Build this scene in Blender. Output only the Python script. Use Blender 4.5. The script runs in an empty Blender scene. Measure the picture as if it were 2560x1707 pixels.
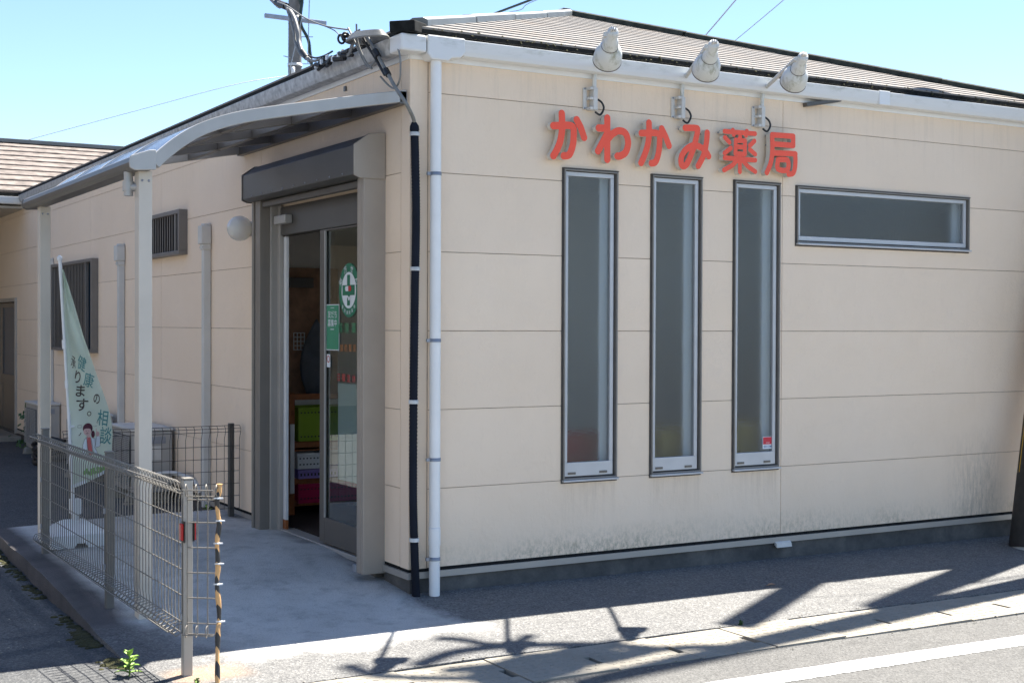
import bpy, bmesh, math, random
from mathutils import Vector, Matrix, noise
random.seed(7)
R = math.radians
SC = bpy.context.scene
COL = SC.collection

# ------------------------------------------------------------------ camera, sky, sun, exposure
cd = bpy.data.cameras.new("camera"); cam = bpy.data.objects.new("camera", cd); COL.objects.link(cam)
cd.sensor_width = 36.0; cd.lens = 47.787; cd.clip_start = 0.05; cd.clip_end = 2000
cr = Vector((0.864522, -0.502579, 0.003871)); cu = Vector((0.002996, 0.012856, 0.999913)); cf = Vector((0.502585, 0.864436, -0.012621))
cam.matrix_world = Matrix(((cr.x, cu.x, -cf.x, -3.38922), (cr.y, cu.y, -cf.y, -6.99529), (cr.z, cu.z, -cf.z, 1.57423), (0, 0, 0, 1)))
cd.dof.use_dof = True; cd.dof.focus_distance = 8.2; cd.dof.aperture_fstop = 8.0
SC.camera = cam
SUN = Vector((0.52, 0.1875, 1.0)).normalized()
elev = math.asin(SUN.z); azim = math.atan2(SUN.x, SUN.y)
w = bpy.data.worlds.new("World"); SC.world = w; w.use_nodes = True
nt = w.node_tree; nt.nodes.clear()
sky = nt.nodes.new('ShaderNodeTexSky'); sky.sky_type = 'NISHITA'; sky.sun_disc = False
sky.sun_elevation = elev; sky.sun_rotation = azim; sky.altitude = 50; sky.air_density = 0.85; sky.dust_density = 0.1; sky.ozone_density = 3.2
bg = nt.nodes.new('ShaderNodeBackground'); bg.inputs[1].default_value = 0.0455
wo = nt.nodes.new('ShaderNodeOutputWorld'); nt.links.new(sky.outputs[0], bg.inputs[0]); nt.links.new(bg.outputs[0], wo.inputs[0])
sl = bpy.data.lights.new("sun", 'SUN'); sl.energy = 3.5; sl.angle = R(0.53); sl.color = (1.0, 0.945, 0.85)
so = bpy.data.objects.new("sun", sl); COL.objects.link(so); so.rotation_euler = SUN.to_track_quat('Z', 'Y').to_euler(); so.location = (6, 4, 20)
SC.view_settings.view_transform = 'Standard'; SC.view_settings.look = 'None'; SC.view_settings.gamma = 1; SC.view_settings.use_curve_mapping = False
SC.view_settings.exposure = 2.44

# ------------------------------------------------------------------ materials
class N:
    def __init__(s, name):
        s.m = bpy.data.materials.new(name); s.m.use_nodes = True; s.t = s.m.node_tree; s.b = s.t.nodes['Principled BSDF']
        s.tc = s.t.nodes.new('ShaderNodeTexCoord').outputs['Object']
        s.geo = s.t.nodes.new('ShaderNodeNewGeometry').outputs['Position']
    def node(s, ty, **k):
        n = s.t.nodes.new(ty)
        for a, v in k.items():
            if a.startswith('i_'): 
                key = a[2:]; n.inputs[int(key) if key.isdigit() else key.replace('_', ' ')].default_value = v
            else: setattr(n, a, v)
        return n
    def link(s, a, b): s.t.links.new(a, b)
    def noise(s, scale, detail=4, rough=.55, vec=None, sxyz=None):
        n = s.node('ShaderNodeTexNoise'); n.inputs['Scale'].default_value = scale; n.inputs['Detail'].default_value = detail; n.inputs['Roughness'].default_value = rough
        v = vec or s.geo
        if sxyz:
            mp = s.node('ShaderNodeMapping'); mp.inputs['Scale'].default_value = sxyz; s.link(v, mp.inputs[0]); v = mp.outputs[0]
        s.link(v, n.inputs['Vector']); return n.outputs[0]
    def ramp(s, f, stops):
        n = s.node('ShaderNodeValToRGB'); e = n.color_ramp.elements
        e[0].position, e[0].color = stops[0][0], rgba(stops[0][1]); e[1].position, e[1].color = stops[-1][0], rgba(stops[-1][1])
        for p, c in stops[1:-1]: x = e.new(p); x.color = rgba(c)
        s.link(f, n.inputs[0]); return n.outputs[0]
    def mix(s, f, a, b, mode='MIX'):
        n = s.node('ShaderNodeMix', data_type='RGBA', blend_type=mode)
        for v, i in ((f, 0), (a, 6), (b, 7)):
            if hasattr(v, 'links'): s.link(v, n.inputs[i])
            else: n.inputs[i].default_value = v if i == 0 else rgba(v)
        return n.outputs[2]
    def math(s, op, a, b=0.0, c=None):
        n = s.node('ShaderNodeMath', operation=op)
        for i, v in enumerate((a, b) if c is None else (a, b, c)):
            if hasattr(v, 'links'): s.link(v, n.inputs[i])
            else: n.inputs[i].default_value = v
        return n.outputs[0]
    def sep(s): 
        n = s.node('ShaderNodeSeparateXYZ'); s.link(s.geo, n.inputs[0]); return n.outputs
    def rng(s, v, a, b, c=0.0, d=1.0):
        n = s.node('ShaderNodeMapRange'); s.link(v, n.inputs[0])
        for i, x in enumerate((a, b, c, d)): n.inputs[i + 1].default_value = x
        return n.outputs[0]
    def color(s, c):
        if hasattr(c, 'links'): s.link(c, s.b.inputs['Base Color'])
        else: s.b.inputs['Base Color'].default_value = rgba(c)
    def set(s, **k):
        for a, v in k.items():
            i = s.b.inputs[a.replace('_', ' ')]
            if hasattr(v, 'links'): s.link(v, i)
            else: i.default_value = v
    def bump(s, h, strength=.3, dist=.01):
        n = s.node('ShaderNodeBump'); n.inputs['Strength'].default_value = strength; n.inputs['Distance'].default_value = dist
        s.link(h, n.inputs['Height']); s.link(n.outputs[0], s.b.inputs['Normal'])
def rgba(c):
    if isinstance(c, (int, float)): return (c, c, c, 1)
    return tuple(c) if len(c) == 4 else (c[0], c[1], c[2], 1)
def simple(name, c, rough=.5, metal=0.0, var=.12, scale=9, spec=.5, bump=0):
    n = N(name)
    a = n.noise(scale, 5)
    lo = tuple(x * (1 - var) for x in c); hi = tuple(min(1, x * (1 + var)) for x in c)
    n.color(n.ramp(a, [(.3, lo), (.7, hi)])); n.set(Roughness=rough, Metallic=metal, Specular_IOR_Level=spec)
    if bump: n.bump(n.noise(scale * 12, 3), bump, .003)
    return n.m
M = {}
M['bronze'] = simple('bronze_window_frame', (.23, .212, .19), .45, .2, .08, 6)
M['sash'] = simple('silver_window_sash', (.52, .525, .535), .4, .2, .06, 6)
M['seal'] = simple('dark_brown_sealant', (.07, .062, .055), .8, 0, .3, 14)
M['bright_strip'] = simple('white_bright_strip', (.93, .96, .97), .9, 0, .02, 6)  # strip added behind the panes to make a bright band
M['frame_grey'] = simple('grey_bronze_aluminium', (.14, .128, .115), .42, .35, .06, 3)
M['frame_dark'] = simple('dark_grey_aluminium', (.098, .094, .088), .4, .3, .06, 3)
M['alu'] = simple('pale_aluminium', (.43, .42, .40), .42, .25, .07, 5)
M['alu_warm'] = simple('warm_grey_aluminium', (.40, .375, .34), .45, .25, .06, 4)
M['post_beige'] = simple('beige_aluminium_post', (.60, .54, .46), .45, .1, .05, 4)
M['louvre'] = simple('brown_grey_louvre', (.20, .18, .16), .5, .1, .08, 6)
M['pale_pvc'] = simple('pale_grey_pvc', (.58, .57, .54), .45, 0, .06, 6)
M['alu_shutter'] = simple('taupe_aluminium', (.37, .325, .275), .45, .25, .06, 4)
M['white_pvc'] = simple('white_pvc', (.82, .82, .805), .4, 0, .04, 6)
M['white_metal'] = simple('white_painted_metal', (.62, .60, .56), .45, 0, .1, 14)
M['black_rubber'] = simple('black_corrugated_plastic', (.008, .011, .02), .7, 0, .2, 8, spec=.2)
M['cable_grey'] = simple('grey_cable', (.20, .20, .19), .5, 0, .15, 20)
M['cable_pale'] = simple('pale_weathered_wire', (.32, .35, .38), .5, 0, .1, 20)
M['cable_black'] = simple('black_cable', (.012, .012, .013), .5, 0, .2, 20)
M['cable_green'] = simple('dark_green_cable', (.01, .03, .026), .5, 0, .2, 20)
M['galv'] = simple('galvanised_steel', (.30, .32, .36), .45, .5, .15, 6)
M['mesh_wire'] = simple('stone_grey_coated_wire', (.20, .185, .162), .45, .1, .12, 30)
M['fence_post'] = simple('shade_darkened_post', (.155, .148, .135), .45, .2, .1, 12)  # darkened to hold the canopy's shade
M['wire_dark'] = simple('dark_brown_coated_wire', (.05, .05, .05), .45, .1, .1, 30)
M['orange_wood'] = simple('orange_stained_wood', (.30, .095, .025), .5, 0, .2, 20)
M['brown_wood'] = simple('brown_interior_wood', (.40, .22, .13), .5, 0, .25, 12)
M['green_plastic'] = simple('lime_green_plastic', (.20, .32, .01), .35, 0, .06, 10)
M['pink_plastic'] = simple('magenta_plastic', (.42, .005, .07), .35, 0, .06, 10)
M['violet_plastic'] = simple('lilac_plastic', (.30, .22, .55), .35, 0, .06, 10)
M['white_plastic'] = simple('white_plastic', (.75, .76, .76), .35, 0, .05, 10)
M['room_wall'] = simple('interior_wallpaper', (.84, .81, .76), .8, 0, .05, 5)
M['room_floor'] = simple('dark_entrance_mat', (.03, .018, .014), .9, 0, .4, 60)
M['cloth_grey'] = simple('grey_coat_cloth', (.16, .17, .19), .9, 0, .2, 8)
M['cloth_navy'] = simple('navy_coat_cloth', (.015, .02, .05), .9, 0, .2, 8)
M['red_plastic'] = simple('red_reflector_plastic', (.45, .012, .015), .2, 0, .1, 40)
M['black_plastic'] = simple('black_plastic', (.015, .015, .016), .4, 0, .1, 10)
M['soffit_light'] = simple('pale_cream_render', (.34, .31, .275), .8, 0, .06, 2)
M['soffit'] = simple('soffit_board', (.50, .46, .40), .7, 0, .1, 3)
M['concrete_post'] = simple('utility_pole_concrete', (.17, .165, .16), .8, 0, .22, 5, bump=.3)
M['pole_pale'] = simple('pale_pole_concrete', (.42, .41, .39), .8, 0, .18, 5, bump=.3)
M['taupe_shade'] = simple('shaded_taupe_aluminium', (.25, .225, .195), .45, .25, .06, 4)  # taupe darkened for the shade on the left entrance frame
M['red_letter'] = simple('coral_red_sign_face', (.95, .088, .036), .38, 0, .03, 5)
M['letter_side'] = simple('cream_sign_return', (.62, .58, .51), .5, 0, .08, 9)
M['leaf'] = simple('weed_leaf', (.20, .33, .06), .55, 0, .35, 30)
M['leaf_dark'] = simple('vine_leaf', (.035, .09, .02), .55, 0, .35, 30)
M['black_edge'] = simple('weathered_edge_and_gap_shade', (.012, .013, .013), .85, 0, .6, 30, .2)  # weathered eave edge; its black also stands in for gap and slot shade
M['teal_ink'] = simple('teal_print', (.075, .26, .25), .7, 0, .05, 5)
M['brown_ink'] = simple('dark_brown_print', (.075, .055, .045), .7, 0, .05, 5)
M['hair_ink'] = simple('maroon_print', (.09, .02, .035), .7, 0, .05, 5)
M['skin_ink'] = simple('skin_tone_print', (.62, .40, .36), .7, 0, .05, 5)
M['coral_ink'] = simple('coral_print', (.55, .13, .12), .7, 0, .05, 5)
M['white_ink'] = simple('white_print', (.72, .76, .78), .7, 0, .03, 5)
M['grass_ink'] = simple('grass_green_print', (.18, .36, .10), .7, 0, .3, 40)
M['sticker_green'] = simple('green_sticker_vinyl', (.003, .17, .085), .4, 0, .04, 5)
M['poster_green'] = simple('pale_green_poster', (.035, .26, .14), .45, 0, .05, 5)
M['text_green'] = simple('green_window_lettering', (.02, .26, .10), .5, 0, .05, 5)
M['text_orange'] = simple('orange_window_lettering', (.45, .15, .02), .5, 0, .05, 5)
M['text_red'] = simple('red_window_lettering', (.5, .02, .02), .5, 0, .05, 5)
M['sticker_red'] = simple('red_sticker_vinyl', (.60, .015, .04), .4, 0, .04, 5)
M['navy_ink'] = simple('blue_print', (.03, .10, .28), .6, 0, .05, 5)
M['yellow_band'] = simple('yellow_marking_band', (.55, .32, .02), .5, 0, .15, 8)
M['dark_band'] = simple('black_marking_band', (.025, .022, .02), .6, 0, .4, 18)
M['box_red'] = simple('red_furniture', (.5, .03, .03), .6, 0, .1, 4)
M['box_yellow'] = simple('yellow_furniture', (.62, .46, .12), .6, 0, .1, 4)
M['reveal_white'] = simple('white_window_reveal', (.90, .92, .92), .6, 0, .02, 4)

def siding():
    n = N('cream_fibre_cement_siding')
    s = n.sep()
    base = n.ramp(n.noise(1.3, 4), [(.3, (.86, .69, .52)), (.7, (.89, .725, .56))])
    cell = n.node('ShaderNodeTexWhiteNoise', noise_dimensions='2D'); cv = n.node('ShaderNodeCombineXYZ')
    n.link(n.math('FLOOR', n.math('DIVIDE', n.math('SUBTRACT', s[2], .17), .455)), cv.inputs[0]); n.link(n.math('FLOOR', n.math('DIVIDE', n.math('SUBTRACT', n.math('SUBTRACT', s[0], s[1]), 2.776), 2.6)), cv.inputs[1]); n.link(cv.outputs[0], cell.inputs['Vector'])
    base = n.mix(n.rng(cell.outputs['Value'], 0, 1, 0, .10), base, (.62, .50, .40))
    # algae along the foot of the street wall, soot streak at its right end
    foot = n.rng(s[2], .17, .36, 1, 0)
    tuft = n.noise(34, 8, .8, sxyz=(1, 1, .6))
    patch = n.noise(1.1, 3, .6)
    k = n.math('MULTIPLY', n.math('MULTIPLY', n.math('POWER', foot, 1.3), n.rng(tuft, .44, .60)), n.rng(patch, .42, .60, .25, 1.0))
    front = n.rng(s[1], .02, .004, 0, 1)
    base = n.mix(n.math('MULTIPLY', n.math('MULTIPLY', k, front), .68), base, (.17, .165, .085))
    st = n.noise(20, 8, .85, sxyz=(1.6, 1, .35))
    zone = n.math('MULTIPLY', n.math('MULTIPLY', n.rng(s[0], 4.3, 4.65), n.rng(s[0], 5.0, 4.8)), n.math('MULTIPLY', n.rng(s[2], .85, .40), n.rng(st, .40, .62)))
    base = n.mix(n.math('MULTIPLY', n.math('MULTIPLY', zone, front), .45), base, (.10, .10, .085))
    # faint brown runs below the three tall windows
    run2 = n.noise(26, 5, .7, sxyz=(1.3, 1, .1)); win = None
    for a_, b_ in ((1.02, 1.44), (1.68, 2.10), (2.35, 2.76)):
        q_ = n.math('MULTIPLY', n.rng(s[0], a_, a_ + .02), n.rng(s[0], b_, b_ - .02)); win = q_ if win is None else n.math('ADD', win, q_)
    base = n.mix(n.math('MULTIPLY', n.math('MULTIPLY', win, n.math('MULTIPLY', n.rng(s[2], .30, .62), n.rng(s[2], .64, .62))), n.math('MULTIPLY', n.rng(run2, .45, .72, .04, .32), front)), base, (.36, .25, .16))
    # faint water runs under the eave
    run = n.noise(14, 5, .7, sxyz=(1.5, 1.5, .08))
    base = n.mix(n.math('MULTIPLY', n.rng(s[2], 2.6, 3.1), n.rng(run, .5, .8, 0, .25)), base, (.30, .26, .2))
    n.color(base); n.set(Roughness=.78, Specular_IOR_Level=.3)
    h = n.math('ADD', n.noise(5, 3, .5), n.math('MULTIPLY', n.rng(n.noise(3.2, 8, .68, sxyz=(1.3, 1.3, 1)), .44, .56), .6))
    n.bump(n.math('ADD', h, n.math('MULTIPLY', n.noise(90, 3), .25)), .32, .012)
    return n.m
M['siding'] = siding()
M['joint'] = simple('siding_joint', (.38, .28, .20), .9, 0, .4, 8)
def foundation():
    n = N('stained_foundation_mortar')
    n.color(n.ramp(n.noise(4, 8, .7), [(.3, (.05, .05, .05)), (.52, (.095, .093, .09)), (.75, (.17, .16, .148))])); n.set(Roughness=.9)
    n.bump(n.noise(40, 5), .4, .006); return n.m
M['foundation'] = foundation()
def rooftile():
    n = N('faded_roof_slate')
    a = n.noise(2.4, 5, .7); b = n.noise(60, 4, .7); st = n.noise(5, 6, .8, sxyz=(1, .35, .35))
    c = n.ramp(a, [(.3, (.185, .176, .168)), (.5, (.22, .205, .192)), (.66, (.225, .19, .16))])
    row = n.math('FLOOR', n.math('DIVIDE', n.math('ADD', n.sep()[1], .06), .16444)); wn = n.node('ShaderNodeTexWhiteNoise', noise_dimensions='2D'); cb = n.node('ShaderNodeCombineXYZ')
    n.link(n.math('FLOOR', n.math('ADD', n.math('DIVIDE', n.sep()[0], .455), n.math('MULTIPLY', row, .37))), cb.inputs[0]); n.link(row, cb.inputs[1]); n.link(cb.outputs[0], wn.inputs['Vector'])
    c = n.mix(n.rng(wn.outputs['Value'], 0, 1, 0, .45), c, (.13, .125, .12))
    c = n.mix(n.rng(st, .52, .72, 0, .55), c, (.12, .11, .108))
    c = n.mix(n.rng(b, .55, .72, 0, .5), c, (.22, .19, .18))
    n.color(c); n.set(Roughness=.85, Specular_IOR_Level=.25); n.bump(b, .3, .004); return n.m
M['rooftile'] = rooftile()
M['rooftile_wing'] = simple('lichened_roof_slate', (.17, .145, .13), .85, 0, .45, 7, .2, .3)
M['tile_gap'] = simple('dark_hip_cap_slate', (.03, .036, .03), .95, 0, .5, 20)  # dark colour of the right hip cap
M['ridge'] = simple('ridge_cap_metal', (.13, .145, .148), .5, .1, .15, 6)
def gutterm():
    n = N('white_gutter_pvc')
    s = n.noise(18, 6, .75, sxyz=(.35, .35, 1)); z = n.sep()[2]
    k = n.math('MULTIPLY', n.rng(z, 3.13, 3.2), n.rng(s, .5, .7))
    c = n.mix(n.math('MULTIPLY', k, .55), (.74, .74, .72), (.24, .24, .17))
    n.color(c); n.set(Roughness=.4); return n.m
M['gutter'] = gutterm()
def asphalt(name, lo, hi, speck, light, seed=0, grime=.35):
    n = N(name)
    big = n.noise(.9, 6, .65); mid = n.noise(7, 5, .7)
    c = n.ramp(big, [(.3, lo), (.7, hi)])
    v = n.node('ShaderNodeTexVoronoi', feature='F1'); v.inputs['Scale'].default_value = 118; n.link(n.geo, v.inputs['Vector'])
    vs = n.node('ShaderNodeSeparateColor'); n.link(v.outputs['Color'], vs.inputs[0])
    c = n.mix(n.math('MULTIPLY', n.rng(vs.outputs[0], .3, 1, -.2, 1), speck), c, light)
    dark = n.math('MULTIPLY', n.rng(vs.outputs[1], .72, .95), .5)
    c = n.mix(dark, c, tuple(x * .35 for x in lo))
    c = n.mix(n.rng(mid, .52, .74, 0, grime), c, tuple(x * .45 for x in lo))
    n.color(c); n.set(Roughness=.88, Specular_IOR_Level=.35)
    n.bump(n.math('ADD', v.outputs['Distance'], n.noise(220, 3)), .55, .006); return n
M['road'] = asphalt('worn_road_asphalt', (.085, .084, .082), (.115, .113, .109), .45, (.20, .197, .19)).m
M['parking'] = asphalt('dark_parking_asphalt', (.050, .052, .056), (.078, .08, .083), .30, (.26, .26, .25)).m
def pavement():
    n = asphalt('sidewalk_asphalt_and_ramp_concrete', (.104, .104, .107), (.142, .14, .136), .46, (.36, .355, .34), grime=.4)
    old = n.b.inputs['Base Color'].links[0].from_socket
    s = n.sep()
    wob = n.math('MULTIPLY', n.math('SUBTRACT', n.noise(1.7, 5, .6), .5), .9)
    bl = n.noise(2.2, 6, .6)
    conc = n.ramp(bl, [(.3, (.42, .41, .39)), (.5, (.50, .495, .475)), (.7, (.57, .565, .545))])
    conc = n.mix(n.rng(n.noise(120, 3), .5, .75, 0, .45), conc, (.10, .10, .10))
    conc = n.mix(n.rng(n.noise(6.5, 8, .72), .50, .70, 0, .5), conc, (.17, .17, .17))
    conc = n.mix(n.rng(n.noise(28, 5, .75, sxyz=(1, .6, 1)), .58, .72, 0, .6), conc, (.50, .51, .52))
    # bare concrete of the ramp gives way to asphalt past its edge
    m = n.math('MULTIPLY', n.rng(n.math('ADD', s[0], wob), .12, -.12), n.rng(n.math('ADD', s[1], wob), -1.0, -.75))
    strip = n.rng(n.math('ADD', s[0], n.math('MULTIPLY', wob, .2)), -1.50, -1.62)      # brownish kerb strip outside the fence
    conc = n.mix(strip, conc, n.ramp(bl, [(.3, (.06, .056, .056)), (.7, (.125, .113, .112))]))
    aggr = n.math('MULTIPLY', n.rng(n.math('ADD', s[1], wob), .15, -.1), n.rng(n.math('ADD', s[0], wob), -1.15, -1.45))
    m = n.math('MULTIPLY', m, n.math('SUBTRACT', 1.0, n.math('MULTIPLY', aggr, .85)))
    c = n.mix(m, old, conc)
    rust = n.math('MULTIPLY', n.math('MULTIPLY', n.rng(s[0], -1.72, -1.62), n.rng(s[0], -1.28, -1.42)), n.math('MULTIPLY', n.rng(s[1], -1.2, -1.1), n.rng(s[1], -.86, -.97)))
    c = n.mix(n.math('MULTIPLY', rust, .6), c, (.33, .22, .14))
    n.color(c); return n.m
M['pavement'] = pavement()
def drainconc():
    n = N('drain_cover_concrete')
    c = n.ramp(n.noise(3, 6, .7), [(.3, (.22, .20, .165)), (.7, (.31, .285, .24))])
    c = n.mix(n.rng(n.noise(26, 6, .75), .56, .75, 0, .45), c, (.08, .075, .06))
    n.color(c); n.set(Roughness=.9)
    n.bump(n.noise(150, 3), .3, .003); return n.m
M['drain'] = drainconc()
def lineMat():
    n = N('white_road_paint')
    f = n.noise(45, 6, .75)
    c = n.mix(n.rng(f, .60, .74, 0, .6), (.78, .78, .76), (.25, .25, .24))
    n.color(c); n.set(Roughness=.7); n.bump(n.noise(200, 3), .4, .004); return n.m
M['line'] = lineMat()
def glass(name, col, rough, bumpstr=0, bscale=60, ior=1.45):
    n = N(name); n.color(col); n.set(Roughness=rough, Transmission_Weight=1.0, IOR=ior)
    if bumpstr: n.bump(n.noise(bscale, 2, .5, sxyz=(1, 1, 1)), bumpstr, .004)
    return n.m
M['glass_clear'] = glass('green_tinted_door_glass', (.80, .92, .88), 0.0, ior=1.8)
M['glass_frost'] = glass('obscure_window_glass', (.93, .98, 1.0), .25, .35, 75)
M['glass_far'] = simple('painted_blue_reflection_glass', (.02, .055, .10), .3, 0, .1, 2, .08)  # blue base colour stands in for sky reflected in the panes
def poly():
    n = N('smoke_blue_polycarbonate'); n.color((.34, .41, .55)); n.set(Roughness=.12, Transmission_Weight=.6, IOR=1.4)
    tr = n.node('ShaderNodeBsdfTranslucent'); tr.inputs[0].default_value = (.50, .53, .58, 1)
    ms = n.node('ShaderNodeMixShader'); ms.inputs[0].default_value = .30
    tp_ = n.node('ShaderNodeBsdfTransparent'); tp_.inputs[0].default_value = (.62, .68, .80, 1); m2 = n.node('ShaderNodeMixShader'); m2.inputs[0].default_value = .26
    n.link(n.b.outputs[0], ms.inputs[1]); n.link(tr.outputs[0], ms.inputs[2]); n.link(ms.outputs[0], m2.inputs[1]); n.link(tp_.outputs[0], m2.inputs[2]); n.link(m2.outputs[0], n.t.nodes['Material Output'].inputs[0]); return n.m
M['poly'] = poly()
def bannercloth():
    n = N('mint_banner_cloth'); a = n.noise(2.5, 4)
    n.color(n.ramp(a, [(.3, (.55, .62, .50)), (.7, (.64, .68, .61))])); n.set(Roughness=.85)
    tr = n.node('ShaderNodeBsdfTranslucent'); tr.inputs[0].default_value = (.62, .74, .6, 1)
    ms = n.node('ShaderNodeMixShader'); ms.inputs[0].default_value = .4
    n.link(n.b.outputs[0], ms.inputs[1]); n.link(tr.outputs[0], ms.inputs[2]); n.link(ms.outputs[0], n.t.nodes['Material Output'].inputs[0]); return n.m
M['banner'] = bannercloth()
def globe():
    n = N('opal_globe_glass'); n.color((.62, .63, .62)); n.set(Roughness=.15, Subsurface_Weight=.2); return n.m
M['globe'] = globe()
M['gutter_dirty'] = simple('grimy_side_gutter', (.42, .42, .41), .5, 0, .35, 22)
def lampenamel():
    n = N('weathered_white_enamel'); s = n.noise(14, 6, .75, sxyz=(1, 1, .5))
    c = n.mix(n.rng(s, .52, .68, 0, .75), (.66, .66, .62), (.24, .235, .13)); n.color(c); n.set(Roughness=.45); return n.m
M['enamel'] = lampenamel()
def tiger():
    n = N('yellow_black_spiral_tape'); s = n.sep()
    # spiral of tape: height plus angle about the pole axis
    at = n.node('ShaderNodeAttribute', attribute_name='spiral')
    t = n.math('FRACT', at.outputs['Fac'])
    k = n.math('GREATER_THAN', t, .5)
    c = n.mix(k, (.62, .36, .15), (.022, .022, .024))
    n.color(c); n.set(Roughness=.4); return n.m
M['tiger'] = tiger()
def moss():
    n = N('dark_moss'); n.color(n.ramp(n.noise(40, 5), [(.3, (.022, .025, .008)), (.7, (.06, .055, .015))])); n.set(Roughness=1.0); n.bump(n.noise(120, 4), .8, .02); return n.m
M['moss'] = moss()

# ------------------------------------------------------------------ mesh builder
class MB:
    def __init__(s): s.v = []; s.f = []; s.sm = []; s.attr = None
    def add(s, vs, fs, smooth=False):
        b = len(s.v); s.v += [tuple(v) for v in vs]; s.f += [tuple(i + b for i in f) for f in fs]; s.sm += [smooth] * len(fs); return s
    def box(s, x0, x1, y0, y1, z0, z1):
        return s.add([(x0, y0, z0), (x1, y0, z0), (x1, y1, z0), (x0, y1, z0), (x0, y0, z1), (x1, y0, z1), (x1, y1, z1), (x0, y1, z1)],
                     [(3, 2, 1, 0), (4, 5, 6, 7), (0, 1, 5, 4), (1, 2, 6, 5), (2, 3, 7, 6), (3, 0, 4, 7)])
    def prism(s, poly, axis, a, b):
        # poly: 2-D outline, extruded along axis between a and b. axis 'y': (x,z), 'x': (y,z), 'z': (x,y)
        n = len(poly)
        def P(p, t): return (p[0], t, p[1]) if axis == 'y' else (t, p[0], p[1]) if axis == 'x' else (p[0], p[1], t)
        return s.add([P(p, a) for p in poly] + [P(p, b) for p in poly], [tuple(range(n - 1, -1, -1)), tuple(range(n, 2 * n))] + [(i, (i + 1) % n, n + (i + 1) % n, n + i) for i in range(n)])
    def tube(s, pts, r, n=8, caps=True, smooth=True):
        pts = [Vector(p) for p in pts]; rs = r if isinstance(r, (list, tuple)) else [r] * len(pts)
        vs = []; up = None
        for i, p in enumerate(pts):
            d = (pts[min(i + 1, len(pts) - 1)] - pts[max(i - 1, 0)]).normalized()
            if up is None:
                up = d.orthogonal().normalized()
            else:
                up = (up - d * up.dot(d)); up = up.normalized() if up.length > 1e-6 else d.orthogonal().normalized()
            bi = d.cross(up)
            for k in range(n):
                a = 2 * math.pi * k / n; vs.append(p + (up * math.cos(a) + bi * math.sin(a)) * rs[i])
        fs = [(i * n + k, i * n + (k + 1) % n, (i + 1) * n + (k + 1) % n, (i + 1) * n + k) for i in range(len(pts) - 1) for k in range(n)]
        s.add(vs, fs, smooth)
        if caps: s.add([vs[k] for k in range(n)], [tuple(range(n - 1, -1, -1))]); s.add([vs[(len(pts) - 1) * n + k] for k in range(n)], [tuple(range(n))])
        return s
    def bar(s, a, b, w, h, up=(0, 0, 1)):
        a = Vector(a); b = Vector(b); d = (b - a).normalized(); u = Vector(up); x = d.cross(u).normalized() * (w / 2); z = x.cross(d).normalized() * (h / 2)
        vs = [p + sx * x + sz * z for p in (a, b) for sx, sz in ((-1, -1), (1, -1), (1, 1), (-1, 1))]
        return s.add(vs, [(3, 2, 1, 0), (4, 5, 6, 7), (0, 1, 5, 4), (1, 2, 6, 5), (2, 3, 7, 6), (3, 0, 4, 7)])
    def lathe(s, prof, o, ax, n=28):
        # prof: (radius, distance along ax) from o
        o = Vector(o); ax = Vector(ax).normalized(); u = ax.orthogonal().normalized(); w2 = ax.cross(u); vs = []
        for r, t in prof:
            for k in range(n):
                a = 2 * math.pi * k / n; vs.append(o + ax * t + (u * math.cos(a) + w2 * math.sin(a)) * max(r, 1e-4))
        return s.add(vs, [(i * n + k, i * n + (k + 1) % n, (i + 1) * n + (k + 1) % n, (i + 1) * n + k) for i in range(len(prof) - 1) for k in range(n)], True)
    def grid(s, fn, us, vs_, smooth=True):
        n = len(vs_); return s.add([fn(u, v) for u in us for v in vs_], [(i * n + j, (i + 1) * n + j, (i + 1) * n + j + 1, i * n + j + 1) for i in range(len(us) - 1) for j in range(n - 1)], smooth)
    def build(s, name, mat, parent=None, bevel=0, fix=True, solid=0):
        me = bpy.data.meshes.new(name)
        off = Vector((0, 0, 0)); p = parent
        while p is not None: off += p.location; p = p.parent
        me.from_pydata([tuple(Vector(v) - off) for v in s.v], [], s.f)
        me.polygons.foreach_set('use_smooth', s.sm)
        me.validate()
        if fix:
            bm = bmesh.new(); bm.from_mesh(me); bmesh.ops.recalc_face_normals(bm, faces=bm.faces); bm.to_mesh(me); bm.free()
        me.materials.append(mat)
        o = bpy.data.objects.new(name, me); COL.objects.link(o)
        if parent: o.parent = parent
        if solid: m = o.modifiers.new('solid', 'SOLIDIFY'); m.thickness = solid; m.offset = 0
        if bevel: m = o.modifiers.new('bevel', 'BEVEL'); m.width = bevel; m.segments = 2; m.limit_method = 'ANGLE'; m.angle_limit = R(40)
        return o
def rng(n, a=0., b=1.): return [a + (b - a) * i / (n - 1) for i in range(n)]
def thing(name, loc, label, cat, group=None):
    o = bpy.data.objects.new(name, None); COL.objects.link(o); o.location = loc; o.empty_display_size = .1
    return tag(o, label, cat, group)
def tag(o, label, cat, group=None, kind=None):
    if label: o['label'] = label
    if cat: o['category'] = cat
    if group: o['group'] = group
    if kind: o['kind'] = kind
    return o
def struct(o, kind='structure', label=None, cat=None): o['kind'] = kind; return tag(o, label, cat)
def copy_tree(o, off, parent=None):
    c = o.copy(); COL.objects.link(c)
    if parent is None: c.location = o.location + Vector(off)
    else: c.parent = parent
    for ch in [x for x in bpy.data.objects if x.parent == o]: copy_tree(ch, off, c)
    return c
def smooth(t): t = max(0., min(1., t)); return t * t * (3 - 2 * t)
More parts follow.
